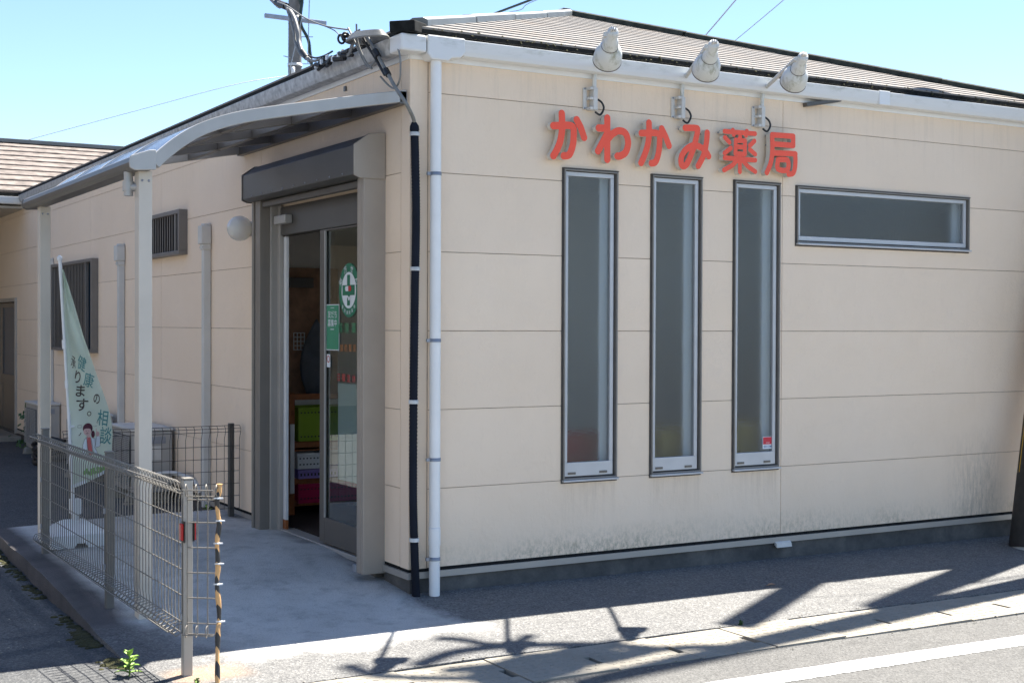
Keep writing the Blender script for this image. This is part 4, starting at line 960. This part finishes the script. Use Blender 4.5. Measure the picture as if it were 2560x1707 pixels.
def skirt(pts):
    n = len(pts); bw.add([(p[0], p[1], base_z(*p)) for p in pts] + [(p[0], p[1], .10 + (.03 if .42 < i / (n - 1) < .58 else 0.)) for i, p in enumerate(pts)], [(i, i + 1, n + i + 1, n + i) for i in range(n - 1)])
skirt([(u, vs_[0]) for u in us]); skirt([(u, vs_[-1]) for u in us]); skirt([(us[0], v) for v in vs_]); skirt([(us[-1], v) for v in vs_])
bw.build('weighted_base', M['white_plastic'], bn)
MB().box(-1.385, -1.315, 2.262, 2.338, .30, .40).tube([(-1.35, 2.3, .22), (-1.35, 2.3, .31)], .026, 12).build('base_socket', M['white_plastic'], bn, .006)
ER = [(-1.43, 1.925), (-1.397, 1.838), (-1.364, 1.724), (-1.33, 1.602), (-1.297, 1.493), (-1.257, 1.383), (-1.23, 1.301), (-1.197, 1.197), (-1.163, 1.101), (-1.152, 1.069), (-1.124, .981), (-1.105, .889), (-1.097, .821), (-1.10, .70), (-1.103, .62)]
def right_edge(z):
    for (x0, z0), (x1, z1) in zip(ER[:-1], ER[1:]):
        if z >= z1: t = (z - z0) / (z1 - z0); return x0 + (x1 - x0) * t
    return ER[-1][0]
def left_edge(z): return (-1.386 + .012 * (z < .8)) if z < .95 else -1.392 - (z - .95) * .0505
def cloth_y(x, z):
    l, r = left_edge(z), right_edge(z); t = (x - l) / max(.02, r - l); top_ = smooth((z - .8) / 1.0)
    return 2.285 + .05 * t - .03 * math.sin(t * 3.2) * (1 - .5 * top_) + .018 * math.sin(t * 7 + z * 3) * (.4 + top_) + .012 * math.sin(z * 9 + t * 2)
def bot(t): return .47 + .115 * t
def cl(u, v):
    zt = 1.925; z = bot(u) + (zt - bot(u)) * v; l, r = left_edge(z), right_edge(z); x = l + (r - l) * u
    return (x, cloth_y(x, z), z)
MB().grid(cl, rng(28), rng(70)).build('banner_cloth', M['banner'], bn, fix=False)
cloth = bpy.data.objects[-1] if False else [o for o in bn.children if o.name.startswith('banner_cloth')][0]
def on_cloth(name, polys, mat, dz=.004):
    m = MB()
    for vs, fs in polys: m.add([(x, cloth_y(x, z) - dz, z) for x, z in vs], fs)
    return m.build(name, mat, cloth, fix=False)
def glyph(ch, x, z, sz, rot, mat, wsc=1.0, bold=.004):
    vs, fs = text_geo(ch, sz, bold); c, s_ = math.cos(R(rot)), math.sin(R(rot)); 
    on_cloth('banner_lettering', [([(x + wsc * (a * c - b * s_), z + a * s_ + b * c) for a, b in vs], fs)], mat)
glyph('健', -1.309, 1.303, .105, -20, M['teal_ink'], .6); glyph('康', -1.264, 1.19, .105, -17, M['teal_ink'], .72)
glyph('の', -1.213, 1.063, .085, -10, M['brown_ink'], .62, .012); glyph('相', -1.171, .934, .115, -8, M['teal_ink'], .72, .006); glyph('談', -1.147, .813, .125, -6, M['teal_ink'], .72, .006)
glyph('承', -1.372, 1.31, .09, -15, M['brown_ink'], .4); glyph('り', -1.345, 1.213, .095, -12, M['brown_ink'], .7, .012); glyph('ま', -1.327, 1.121, .09, -6, M['brown_ink'], .95, .012); glyph('す', -1.315, 1.028, .095, -4, M['brown_ink'], 1.0, .012); 
def ell(cx, cz, rx, rz, n=24, rot=0):
    c, s_ = math.cos(rot), math.sin(rot); return ([(cx + rx * math.cos(2 * math.pi * k / n) * c - rz * math.sin(2 * math.pi * k / n) * s_, cz + rx * math.cos(2 * math.pi * k / n) * s_ + rz * math.sin(2 * math.pi * k / n) * c) for k in range(n)], [tuple(range(n))])
def ring(cx, cz, rx, rz, w_, n=24):
    a = ell(cx, cz, rx, rz, n)[0]; b = ell(cx, cz, rx - w_, rz - w_, n)[0]; return (a + b, [(i, (i + 1) % n, n + (i + 1) % n, n + i) for i in range(n)])
on_cloth('banner_lettering', [ring(-1.268, .967, .015, .016, .005)], M['brown_ink'])
poly = lambda *p: (list(p), [tuple(range(len(p)))])
# drawn figure: white coat, coral top, dark ponytail, one finger raised
on_cloth('figure_coat', [poly((-1.312, .715), (-1.309, .76), (-1.298, .795), (-1.28, .812), (-1.262, .812), (-1.242, .80), (-1.226, .80), (-1.226, .745), (-1.212, .738), (-1.190, .745), (-1.187, .77), (-1.190, .812), (-1.217, .812), (-1.222, .76), (-1.230, .74), (-1.214, .715), (-1.207, .69), (-1.312, .69))], M['white_ink'])
on_cloth('figure_top', [poly((-1.281, .812), (-1.258, .81), (-1.247, .74), (-1.243, .69), (-1.272, .69), (-1.28, .75))], M['coral_ink'], .005)
on_cloth('figure_hair', [ell(-1.276, .868, .033, .036), ell(-1.24, .828, .013, .024)], M['hair_ink'], .005)
on_cloth('figure_face', [ell(-1.279, .848, .026, .026), poly((-1.284, .83), (-1.262, .83), (-1.26, .808), (-1.282, .808))], M['skin_ink'], .006)
on_cloth('figure_fringe', [poly((-1.306, .862), (-1.300, .885), (-1.276, .897), (-1.252, .885), (-1.246, .858), (-1.268, .868), (-1.29, .868))], M['hair_ink'], .007)
on_cloth('figure_hand', [ell(-1.208, .828, .014, .017), poly((-1.216, .835), (-1.211, .837), (-1.217, .866), (-1.221, .864))], M['skin_ink'], .006)
ol = MB()
def outline(pts, w_=.0022):
    vs = []
    for i, p in enumerate(pts):
        a, b = pts[max(0, i - 1)], pts[min(len(pts) - 1, i + 1)]; d = math.hypot(b[0] - a[0], b[1] - a[1]) or 1; nx, nz = -(b[1] - a[1]) / d * w_ / 2, (b[0] - a[0]) / d * w_ / 2
        vs += [(p[0] + nx, p[1] + nz), (p[0] - nx, p[1] - nz)]
    return (vs, [(2 * i, 2 * i + 1, 2 * i + 3, 2 * i + 2) for i in range(len(pts) - 1)])
on_cloth('figure_outline', [outline([(-1.312, .69), (-1.309, .76), (-1.298, .795), (-1.28, .812)]), outline([(-1.242, .80), (-1.226, .80), (-1.226, .745), (-1.212, .738), (-1.190, .745), (-1.187, .77), (-1.190, .812)]), outline([(-1.217, .812), (-1.222, .76), (-1.23, .74), (-1.214, .715), (-1.207, .69)]), outline([(-1.285, .805), (-1.278, .75), (-1.27, .69)]), outline([(-1.256, .805), (-1.244, .75), (-1.24, .69)]),], M['brown_ink'], .008)
on_cloth('face_features', [outline([(-1.291, .851), (-1.288, .854), (-1.285, .851)]), outline([(-1.274, .851), (-1.271, .854), (-1.268, .851)]), outline([(-1.286, .838), (-1.280, .834), (-1.273, .838)]), outline([(-1.281, .847), (-1.282, .842)], .0015)], M['brown_ink'], .009)
on_cloth('icon_outline', [outline([(-1.341, .875), (-1.341, .892), (-1.319, .892), (-1.319, .875), (-1.341, .875)]), outline([(-1.236, .882), (-1.231, .877)]), outline([(-1.226, .886), (-1.224, .879)]), outline([(-1.215, .886), (-1.217, .88)]), outline([(-1.335, .822), (-1.326, .830), (-1.32, .842)], .005), outline([(-1.216, .905), (-1.211, .912), (-1.205, .907), (-1.210, .90), (-1.216, .905)])], M['brown_ink'], .008)
gr = [ell(-1.30 + .012 * i + .006 * math.sin(i * 3), .575 + .014 * math.sin(i * 1.7) + .02 * (i / 16), .012, .014, 8) for i in range(17)]
on_cloth('meadow_print', gr, M['grass_ink'])
on_cloth('banner_hem', [outline([(-1.386, .482), (-1.30, .515), (-1.20, .552), (-1.11, .588)], .02)], M['white_ink'])

# ------------------------------------------------------------------ air-conditioning units along the side wall
def ac(x0, x1, y0, y1, z0, z1, label, name='air_conditioner', two=False):
    t = thing(name, ((x0 + x1) / 2, (y0 + y1) / 2, z0), label, 'air conditioner', 'outdoor air-conditioning units along the side wall')
    MB().box(x0 + .012, x1, y0, y1, z0, z1 - .03).build('casing', M['alu'], t, .012)
    MB().box(x0 - .004, x1 + .006, y0 - .008, y1 + .008, z1 - .029, z1).build('casing_lid', M['pale_pvc'], t, .01)
    g = MB(); n = int((z1 - z0 - .12) / .016)
    ya, yb = y0 + (.0 if two else .10), y1 - .02
    for k in range(n): g.box(x0 - .006, x0 + .004, ya + .02, yb, z0 + .05 + k * .016, z0 + .058 + k * .016)
    for k in range(6): g.box(x0 - .009, x0 - .004, ya + .02 + (yb - ya - .02) * k / 5 - .003, ya + .02 + (yb - ya - .02) * k / 5 + .003, z0 + .05, z0 + .05 + n * .016)
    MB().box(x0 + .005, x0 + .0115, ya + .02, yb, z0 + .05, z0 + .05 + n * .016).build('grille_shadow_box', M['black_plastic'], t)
    g.build('fan_grille', M['alu'], t)
    b = MB().box(x0 + .06, x1 - .10, y0 - .004, y0 - .0005, z0 + .28, z0 + .40); b.build('side_cover', M['white_metal'], t, .003)
    MB().box(x0 + .11, x1 - .06, y0 - .005, y0 - .0005, z0 + .42, z0 + .48).build('rating_plate', M['galv'], t)
    MB().box(x0 + .09, x0 + .16, y0 - .012, y0 - .0005, z0 + .05, z0 + .17).build('valve_cover', M['white_pvc'], t, .006)
    for y in (y0 + .10, y1 - .14):
        f = MB(); zb = -.03 if y0 > 4 else .02
        f.prism([(x0 - .06, zb), (x1 + .02, zb), (x1 - .01, z0 - .001), (x0 - .03, z0 - .001)], 'y', y - .045, y + .045); f.build('foot_block', M['drain'], t, .02)
    return t
ac(-.37, -.03, 4.6, 5.35, .12, .675, 'nearest grey outdoor unit, behind the dark mesh fence and the near canopy post')
ac(-.36, -.08, 6.45, 7.2, .10, .68, 'grey outdoor unit half hidden behind the drooping mint banner')
ac(-.262, -.01, 9.2, 9.95, .10, .645, 'farthest white outdoor unit on two concrete feet beyond the far canopy post')
h = thing('drain_hose', (-.15, 4.4, .2), 'grey bent refrigerant hose arching from the nearest outdoor unit to the wall', 'hose')
MB().tube(spline([(-.26, 4.55, .24), (-.22, 4.38, .30), (-.12, 4.20, .32), (-.02, 4.02, .27), (.0, 3.9, .18)], 8), .02, 10).build('hose', M['pale_pvc'], h)
h = thing('hose_pile', (-.5, 8.5, .1), 'black bundled hoses piled beside the farthest outdoor unit', 'hose pile')
r5 = random.Random(2); m = MB()
for i in range(5):
    a = r5.uniform(0, 6); m.tube([(-.25 + .2 * math.cos(a + t) * r5.uniform(.9, 1.1), 8.35 + .35 * math.sin(a + t), .06 + .055 * i + .02 * math.sin(3 * t)) for t in rng(20, 0, 4)], .02, 7)
m.build('hose_coil', M['cable_black'], h)
# pipe covers on the side wall
def pipe_cover(y, zb, zt, label, w_=.075):
    t = thing('pipe_cover', (0, y, zb), label, 'pipe cover', 'refrigerant pipe covers on the side wall')
    MB().prism([(-.004, y - w_ / 2), (-.06, y - w_ / 2 + .006), (-.068, y), (-.06, y + w_ / 2 - .006), (-.004, y + w_ / 2)], 'z', zb, zt - .16).build('duct', M['pale_pvc'], t, .004)
    hd = MB().prism([(-.004, y - w_ * .70), (-.085, y - w_ * .66), (-.10, y), (-.085, y + w_ * .66), (-.004, y + w_ * .70)], 'z', zt - .165, zt - .02).prism([(-.004, y - w_ * .55), (-.06, y - w_ * .5), (-.075, y), (-.06, y + w_ * .5), (-.004, y + w_ * .55)], 'z', zt - .022, zt)
    hd.prism([(-.004, y - w_ * .62), (-.07, y - w_ * .55), (-.078, y), (-.07, y + w_ * .55), (-.004, y + w_ * .62)], 'z', zt - .21, zt - .163)
    hd.build('hood', M['pale_pvc'], t, .008)
    MB().lathe([(0, .004), (.004, .004), (.005, 0)], (-.07, y - w_ * .5, zt - .19), (-1, 0, 0), 8).lathe([(0, .004), (.004, .004), (.005, 0)], (-.07, y + w_ * .5, zt - .19), (-1, 0, 0), 8).build('screw', M['galv'], t)
pipe_cover(3.66, .10, 2.37, 'grey pipe cover with rounded hood nearest the shuttered entrance')
pipe_cover(6.35, .50, 2.34, 'grey pipe cover between the two louvred windows')
pipe_cover(9.62, .60, 2.33, 'grey pipe cover mostly hidden behind the far canopy post')
t = thing('globe_lamp', (-.10, 2.52, 2.27), 'opal glass globe lamp on the side wall left of the shutter box', 'wall lamp')
MB().lathe([(.092 * math.sin(a), -.092 * math.cos(a)) for a in rng(20, 0, math.pi)], (-.105, 2.63, 2.268), (1, 0, 0), 28).build('globe', M['globe'], t)
MB().lathe([(.055, 0), (.055, .03), (.045, .035)], (-.004, 2.63, 2.268), (-1, 0, 0), 20).build('lamp_base', M['alu'], t)

# ------------------------------------------------------------------ inside the open door
t = thing('toy_shelf', (.6, 2.8, .135), 'orange wooden storage shelf with bin rails just inside the open door', 'shelf')
for x in (.285, .90):
    for y in (2.64, 2.93): MB().box(x, x + .045, y, y + .035, .136, 1.05).build('upright', M['orange_wood'], t, .003)
for z in (.20, .36, .64, 1.0): MB().box(.331, .90, 2.642, 2.672, z, z + .045).build('rail', M['orange_wood'], t, .003)
for z in (.33, .61): MB().box(.331, .90, 2.676, 2.93, z, z + .012).build('shelf_board', M['orange_wood'], t)
MB().box(.30, .90, 2.94, 2.955, .17, 1.02).build('back_panel', M['room_wall'], t)
MB().box(.287, .318, 2.618, 2.638, .30, .82).build('white_edge_strip', M['white_plastic'], t)
def bin_(x0, x1, z0, z1, mat, label, name='storage_bin', y0=2.66, y1=2.9):
    t = thing(name, ((x0 + x1) / 2, (y0 + y1) / 2, z0), label, 'storage bin')
    b = MB(); q = .012
    b.box(x0, x1, y0, y0 + q, z0, z1).box(x0, x1, y1 - q, y1, z0, z1).box(x0, x0 + q, y0 + q, y1 - q, z0, z1).box(x1 - q, x1, y0 + q, y1 - q, z0, z1).box(x0 + q, x1 - q, y0 + q, y1 - q, z0, z0 + q)
    b.build('tub', mat, t, .002); MB().box(x0 - .008, x1 + .008, y0 - .012, y0 - .0005, z1 - .02, z1).build('tub_rim', mat, t, .003)
    d = MB()
    n = int((x1 - x0) / .028)
    for i in range(n):
        d.box(x0 + .014 + i * .028, x0 + .026 + i * .028, y0 - .0025, y0 + .001, z1 - .045, z1 - .035).box(x0 + .014 + i * .028, x0 + .026 + i * .028, y0 - .0025, y0 + .001, z0 + .03, z0 + .04)
    d.build('hole_row', M['black_plastic'], t)
bin_(.345, .885, .69, .945, M['green_plastic'], 'lime-green plastic bin on the upper rails of the orange shelf', y0=2.60)
bin_(.345, .885, .375, .46, M['pink_plastic'], 'lilac lidless bin nested above', ) if False else None
bin_(.345, .885, .225, .37, M['pink_plastic'], 'magenta plastic bin on the lowest rails of the orange shelf', y0=2.60)
bin_(.345, .885, .41, .475, M['violet_plastic'], 'shallow lilac bin just above the magenta bin', y0=2.60)
bin_(.345, .58, .48, .60, M['white_plastic'], 'small white perforated basket standing on the lilac bin', 'basket', 2.62, 2.85)
t = thing('hanging_coat', (.62, 3.25, 1.6), 'grey coat hanging inside beside the brown interior door', 'coat')
MB().grid(lambda u, v: (.74 + .14 * math.sin(v * .9) * math.cos(u), 3.23 + .05 * math.sin(v * .9) * math.sin(u), 1.62 - v * .22), rng(20, 0, 2 * math.pi), rng(14, .05, 3.3)).build('coat', M['cloth_grey'], t)
t = thing('hanging_coat', (.2, 3.2, 1.5), 'navy coat hanging inside at the left edge of the open doorway', 'coat')
MB().grid(lambda u, v: (.22 + .09 * math.sin(v * .9) * math.cos(u), 3.22 + .05 * math.sin(v * .9) * math.sin(u), 1.62 - v * .25), rng(20, 0, 2 * math.pi), rng(14, .05, 3.3)).build('coat', M['cloth_navy'], t)
t = thing('wall_rack', (.62, 3.27, 1.4), 'small white grid rack on the brown interior door', 'rack')
m = MB()
for i in range(4): m.box(.56 + i * .03, .566 + i * .03, 3.27, 3.276, 1.36, 1.50)
for i in range(5): m.box(.56, .656, 3.266, 3.27, 1.36 + i * .034, 1.366 + i * .034)
m.build('grid', M['white_plastic'], t)

# ------------------------------------------------------------------ utility poles and overhead lines
def far_pole():
    Y = 28.0; X = 10.1
    t = thing('utility_pole', (X, Y, 0), 'round concrete utility pole with a pale steel crossarm rising behind the roof', 'utility pole', None)
    MB().tube([(X, Y, -.2), (X, Y, 16)], [.205, .165], 24).build('pole_shaft', M['concrete_post'], t)
    a = gy_((608, 36), Y - .25); b = gy_((749, 54), Y - .25)
    MB().bar(a, b, .09, .11).build('crossarm', M['galv'], t, .01)
    MB().lathe([(.20, 0), (.20, .07), (.18, .07)], (X, Y, 8.55), (0, 0, 1), 20).build('pole_band', M['white_metal'], t)
    MB().lathe([(.20, 0), (.20, .05), (.18, .05)], (X, Y, 9.85), (0, 0, 1), 20).build('pole_band', M['white_metal'], t)
    st = MB()
    for z, s_ in ((8.75, -1), (9.35, 1), (8.62, 1)): st.bar((X + .15 * s_, Y - .1, z), (X + .42 * s_, Y - .25, z), .02, .02)
    st.build('climbing_step', M['galv'], t)
    tube('riser_cable', [gy_(p, Y - .3) for p in ((690, -14), (694, 2), (692, 20), (690, 40), (693, 62), (708, 92), (712, 120), (716, 150), (717, 190))], .045, M['cable_green'], t)
    tube('riser_cable', [gy_(p, Y - .3) for p in ((655, 5), (648, 2), (691, 34))][:0] or [gy_((684, -10), Y - .3), gy_((692, 18), Y - .3), gy_((690, 40), Y - .3)], .03, M['cable_green'], t)
    tube('thin_wire', [gy_((711, -10), Y - .35), gy_((709, 60), Y - .35), gy_((707, 145), Y - .35)], .012, M['cable_grey'], t)
    return t
CAM = cam.matrix_world.translation.copy(); FP = 3122.09
def ray_(p): return cf + cr * ((p[0] - 1176) / FP) - cu * ((p[1] - 784) / FP)
def gy_(p, Y): d = ray_(p); return CAM + d * ((Y - CAM.y) / d.y)
far_pole()
def wire(label, pts, r, mat='cable_pale', name='overhead_wire'):
    t = tag(MB().tube(spline(pts, 6), r, 6).build(name, M[mat]), label, 'overhead wire')
    return t
g1 = wire('thin stay wire with a white insulator, left of the concrete pole', [gy_((694, 40), 27), gy_((668, 150), 27), gy_((660, 200), 27)], .012)
MB().lathe([(0, -.12), (.05, -.10), (.05, .10), (0, .12)], gy_((673, 164), 27), (0, 0, 1), 12).build('insulator', M['white_plastic'], g1)
wire('faint telephone wire sloping from the left edge of the sky up to the pole base', [gy_((-60, 355), 26), gy_((300, 258), 26), gy_((560, 190), 26), gy_((712, 170), 27)], .009)
o = wire('lashed dark communication cable rising to the top edge above the ridge end', [gy_((1060, 63), 9.6), gy_((1133, 33), 9.0), gy_((1225, -2), 8.2), gy_((1330, -45), 7.6)], .016, 'cable_green')
m = MB(); m.tube(spline([gy_((1160, 34), 9), gy_((1172, 28), 8.9), gy_((1198, 22), 8.7), gy_((1215, 8), 8.5), gy_((1290, -22), 8)], 6), .005, 5); m.build('lashing_wire', M['cable_grey'], o)
wire('thicker of the two grey wires crossing the sky above the middle spotlight', [gy_((1560, 150), 13), gy_((1622, 80), 12), gy_((1692, -2), 10.8), gy_((1790, -120), 9)], .013)
wire('thinner of the two grey wires crossing the sky above the right-hand spotlight', [gy_((1600, 165), 15), gy_((1688, 94), 14), gy_((1805, -4), 12), gy_((1900, -90), 10)], .009)
# leaning pole at the right edge, yellow and black guard bands; its head carries the street's lines
def lean_pole(bx_, by_, lx, ly, L, r0, r1, label, name='utility_pole', bands=True):
    t = thing(name, (bx_, by_, 0), label, 'utility pole')
    P = lambda z: Vector((bx_ + lx * z, by_ + ly * z, z))
    MB().tube([P(-.2), P(L)], [r0, r1], 28).build('pole_shaft', M['pole_pale'], t)
    rz = lambda z: r0 + (r1 - r0) * z / L
    if bands:
        MB().tube([P(-.06), P(.47)], [rz(0) + .012, rz(.47) + .012], 28).build('base_guard', M['dark_band'], t)
        MB().tube([P(.47), P(1.9)], [rz(.5) + .008, rz(1.9) + .008], 28, False).build('guard_sheet', M['dark_band'], t)
        g = MB()
        for k in range(9):
            a0 = math.pi * 2 * k / 9 + .52; q = []
            for a in (a0, a0 + .36):
                for z in (.48, 1.88): q.append(P(z) + Vector((math.cos(a), math.sin(a), 0)) * (rz(z) + .0115))
            g.add(q, [(0, 2, 3, 1)])
        g.build('guard_stripe', M['yellow_band'], t, fix=True)
    return t, P
pa, PA = lean_pole(4.90, -.365, .25, .08, 9.5, .178, .125, 'leaning utility pole at the right edge with a yellow-striped black guard above its dark foot')
pb, PB = lean_pole(5.33, -1.02, .05, .105, 11.5, .165, .09, 'plain concrete strut pole beside the striped pole, beyond the right edge', bands=False)
# unseen overhead fittings, added and shaped to cast the pavement's shadows
def up(p, z): return Vector((p[0] + .52 * z, p[1] + .1875 * z, z))       # point at height z that shades ground point p
q0, q1 = up((2.62, -.52), 7.2), up((1.25, -1.40), 7.2)
MB().bar(q0, q1, .20, .14).tube([q0, PA(7.6)], .006, 6).tube([q0.lerp(q1, .5), PA(7.6)], .006, 6).build('crossarm', M['galv'], pa, .01)  # unseen bar, added only to cast the diagonal shadow band
t8 = PB(9.9)
tr_ = MB().lathe([(0, 0), (.21, 0), (.22, .05), (.22, .50), (.19, .58), (0, .6)], up((-.05, -1.62), 9.4), (0, 0, 1), 24).lathe([(0, 0), (.17, 0), (.17, .45), (0, .5)], up((.22, -1.55), 9.2), (0, 0, 1), 24); tr_.build('shadow_transformer', M['galv'], pb)
MB().bar(up((-.55, -1.50), 9.3), up((.75, -1.66), 9.3), .10, .10).bar(up((.75, -1.66), 9.3), PB(9.2), .08, .08).build('crossarm', M['galv'], pb, .01)
def cable_at(par, gpts, z, r, name='shadow_cable'): return tube(name, [up(p, z) for p in gpts], r, M['cable_black'], par)
cable_at(pb, [(-.30, -.93), (-.20, -1.02), (-.14, -1.16), (-.03, -1.22), (.05, -1.18), (.12, -1.12), (.16, -1.10)], 8.4, .045)
cable_at(pb, [(-.62, -1.38), (-.36, -1.24), (-.12, -1.24), (.10, -1.30), (.35, -1.42), (.55, -1.60)], 9.0, .06)
cable_at(pb, [(-.9, -1.20), (-.86, -1.42), (-.7, -1.55), (-.4, -1.7), (.1, -1.72), (.5, -1.66)], 9.2, .05)
cable_at(pb, [(.50, -1.40), (.34, -1.46), (.28, -1.62), (.1, -1.75)], 9.2, .05)
cable_at(pa, [(5.2, .05), (4.70, -.235), (3.9, -.44), (3.1, -.62), (2.6, -.7)], 5.2, .022, 'guy_wire')
wire('street cable running from the striped pole along the road beyond the frame', [PA(7.4), Vector((14, .6, 7.0)), Vector((24, .4, 7.3))], .012)

# ------------------------------------------------------------------ weeds
def weed(loc, n, h, mat, label, seed, spread=.9, name='weed_plant', w_=.0125):
    rr = random.Random(seed); t = thing(name, loc, label, 'weed'); lf = MB(); stm = MB(); x, y, z = loc
    for i in range(n):
        k = i / n; a = i * 2.4 + rr.uniform(-.3, .3); zz = z + h * (.1 + .75 * k); L = h * rr.uniform(.55, .78) * (1.05 - .45 * k); e = rr.uniform(.2, .7) + k * .5
        d = Vector((math.cos(a) * math.cos(e), math.sin(a) * math.cos(e), math.sin(e))); sd_ = d.cross(Vector((0, 0, 1))).normalized(); upv = sd_.cross(d)
        c0 = Vector((x + rr.uniform(-.006, .006), y + rr.uniform(-.006, .006), zz)); vs = []
        for j, (s_, ww) in enumerate(((0, .25), (.25, .75), (.55, 1), (.8, .6), (1, .04))):
            p = c0 + d * L * s_ * spread - Vector((0, 0, 1)) * L * .35 * s_ * s_; ww *= w_ * rr.uniform(.85, 1.1)
            vs += [p - sd_ * ww + upv * .003, p - upv * .003, p + sd_ * ww + upv * .003]
        lf.add(vs, [(3 * j + q, 3 * j + q + 1, 3 * j + q + 4, 3 * j + q + 3) for j in range(4) for q in (0, 1)], True)
    stm.tube([(x, y, z - .01), (x + .004, y, z + h * .5), (x, y + .004, z + h * .9)], .0035, 6)
    lf.build('leaves', mat, t, fix=False); stm.build('stem', mat, t)
weed((-1.815, -.885, -.005), 19, .125, M['leaf'], 'bright green weed growing from the kerb by the near fence post', 4)
weed((-1.60, -1.19, -.002), 7, .03, M['leaf'], 'tiny green seedling on the pavement below the near fence post', 9, w_=.008)
weed((1.27, -1.40, -.014), 14, .03, M['leaf_dark'], 'small grass tuft in the kerb joint beside the drain covers', 12, w_=.004)
def vine(x, y, z, h, label, seed):
    rr = random.Random(seed); t = thing('vine', (x, y, z), label, 'vine'); lf = MB(); st_ = MB(); pts = []
    for i in range(14): pts.append((x + .05 * math.sin(i * .9), y + .06 * math.cos(i * 1.3), z + h * i / 13))
    st_.tube(pts, .006, 6)
    for i in range(80):
        k = rr.random() ** 1.6; p = Vector((x + rr.gauss(0, .05) * (1.6 - k), y + rr.gauss(0, .08) * (1.6 - k), z + h * k)); r = rr.uniform(.02, .045); n_ = Vector((rr.uniform(-1, .2), rr.uniform(-1, .2), rr.uniform(0, 1))).normalized(); u = n_.orthogonal().normalized(); v = n_.cross(u)
        lf.add([p + u * r, p + v * r * .6, p - u * r, p - v * r * .6], [(0, 1, 2, 3)])
    lf.build('leaves', M['leaf_dark'], t, fix=False); st_.build('stem', M['leaf_dark'], t)
vine(-.10, 10.6, -.0, .58, 'straggly green vine climbing beside the rear door and farthest outdoor unit', 6)
weed((-.12, 3.35, .0), 12, .16, M['leaf'], 'green weed in the shade behind the dark mesh fence', 21)
# loose pebbles and a fallen leaf on the paving
pb_ = MB(); r6 = random.Random(8)
for i in range(260):
    x, y = r6.choice([(r6.uniform(-1.7, 4.5), r6.uniform(-1.40, -1.36)), (r6.uniform(-3.2, -1.8), r6.uniform(-1.3, 2)), (r6.uniform(-.8, 4), -1.872 + r6.uniform(-.06, .03))])
    r = r6.uniform(.002, .0065); z = walk_h(x, y) if x > -1.7 and y > -1.42 else (-.03 if x < -1.7 else -.006 - .0085 * max(0, x))
    pb_.lathe([(0, -r * .6), (r * .8, -r * .3), (r, 0), (r * .6, r * .5), (0, r * .6)], (x, y, z + r * .4), (r6.uniform(-.3, .3), .2, 1), 6)
struct(pb_.build('gravel', M['drain']), 'stuff', 'loose grit scattered along the kerb joint and car park', 'gravel')

# ------------------------------------------------------------------ neighbour across the car park, out of frame but mirrored in the door glass
nb = thing('neighbouring_house', (-11, 4, 0), 'pale cream house across the car park, mirrored in the sliding door glass', 'house')
MB().box(-15, -9.5, -4.0, 16, -.1, 4.6).build('wall', M['soffit_light'], nb)
MB().prism([(-15.6, 4.55), (-8.9, 4.55), (-12.25, 6.3)], 'y', -4.6, 16.6).build('roof', M['rooftile'], nb)
for y in (-1.5, 2.2, 6.0, 10.5):
    f = MB().box(-9.51, -9.44, y, y + .06, .9, 2.2).box(-9.51, -9.44, y + 1.54, y + 1.6, .9, 2.2).box(-9.51, -9.44, y + .06, y + 1.54, .9, .96).box(-9.51, -9.44, y + .06, y + 1.54, 2.14, 2.2).build('window', M['alu'], nb)
    MB().box(-9.505, -9.48, y + .06, y + 1.54, .96, 2.14).build('pane', M['glass_far'], f)
MB().tube([(-9.42, .9, 0), (-9.42, .9, 4.5)], .05, 12).build('downpipe', M['white_pvc'], nb)

lf_ = thing('fallen_leaf', (2.162, -.62, -.01), 'small reddish-brown fallen leaf on the shaded pavement before the third tall window', 'leaf')
m = MB(); m.add([(2.13, -.62, -.012), (2.15, -.605, -.006), (2.175, -.607, -.004), (2.195, -.622, -.011), (2.172, -.633, -.007), (2.148, -.632, -.008)], [(0, 1, 2, 3, 4, 5)]); m.tube([(2.118, -.621, -.014), (2.135, -.62, -.011)], .0015, 5)
m.build('leaf_blade', M['brown_wood'], lf_, fix=False)
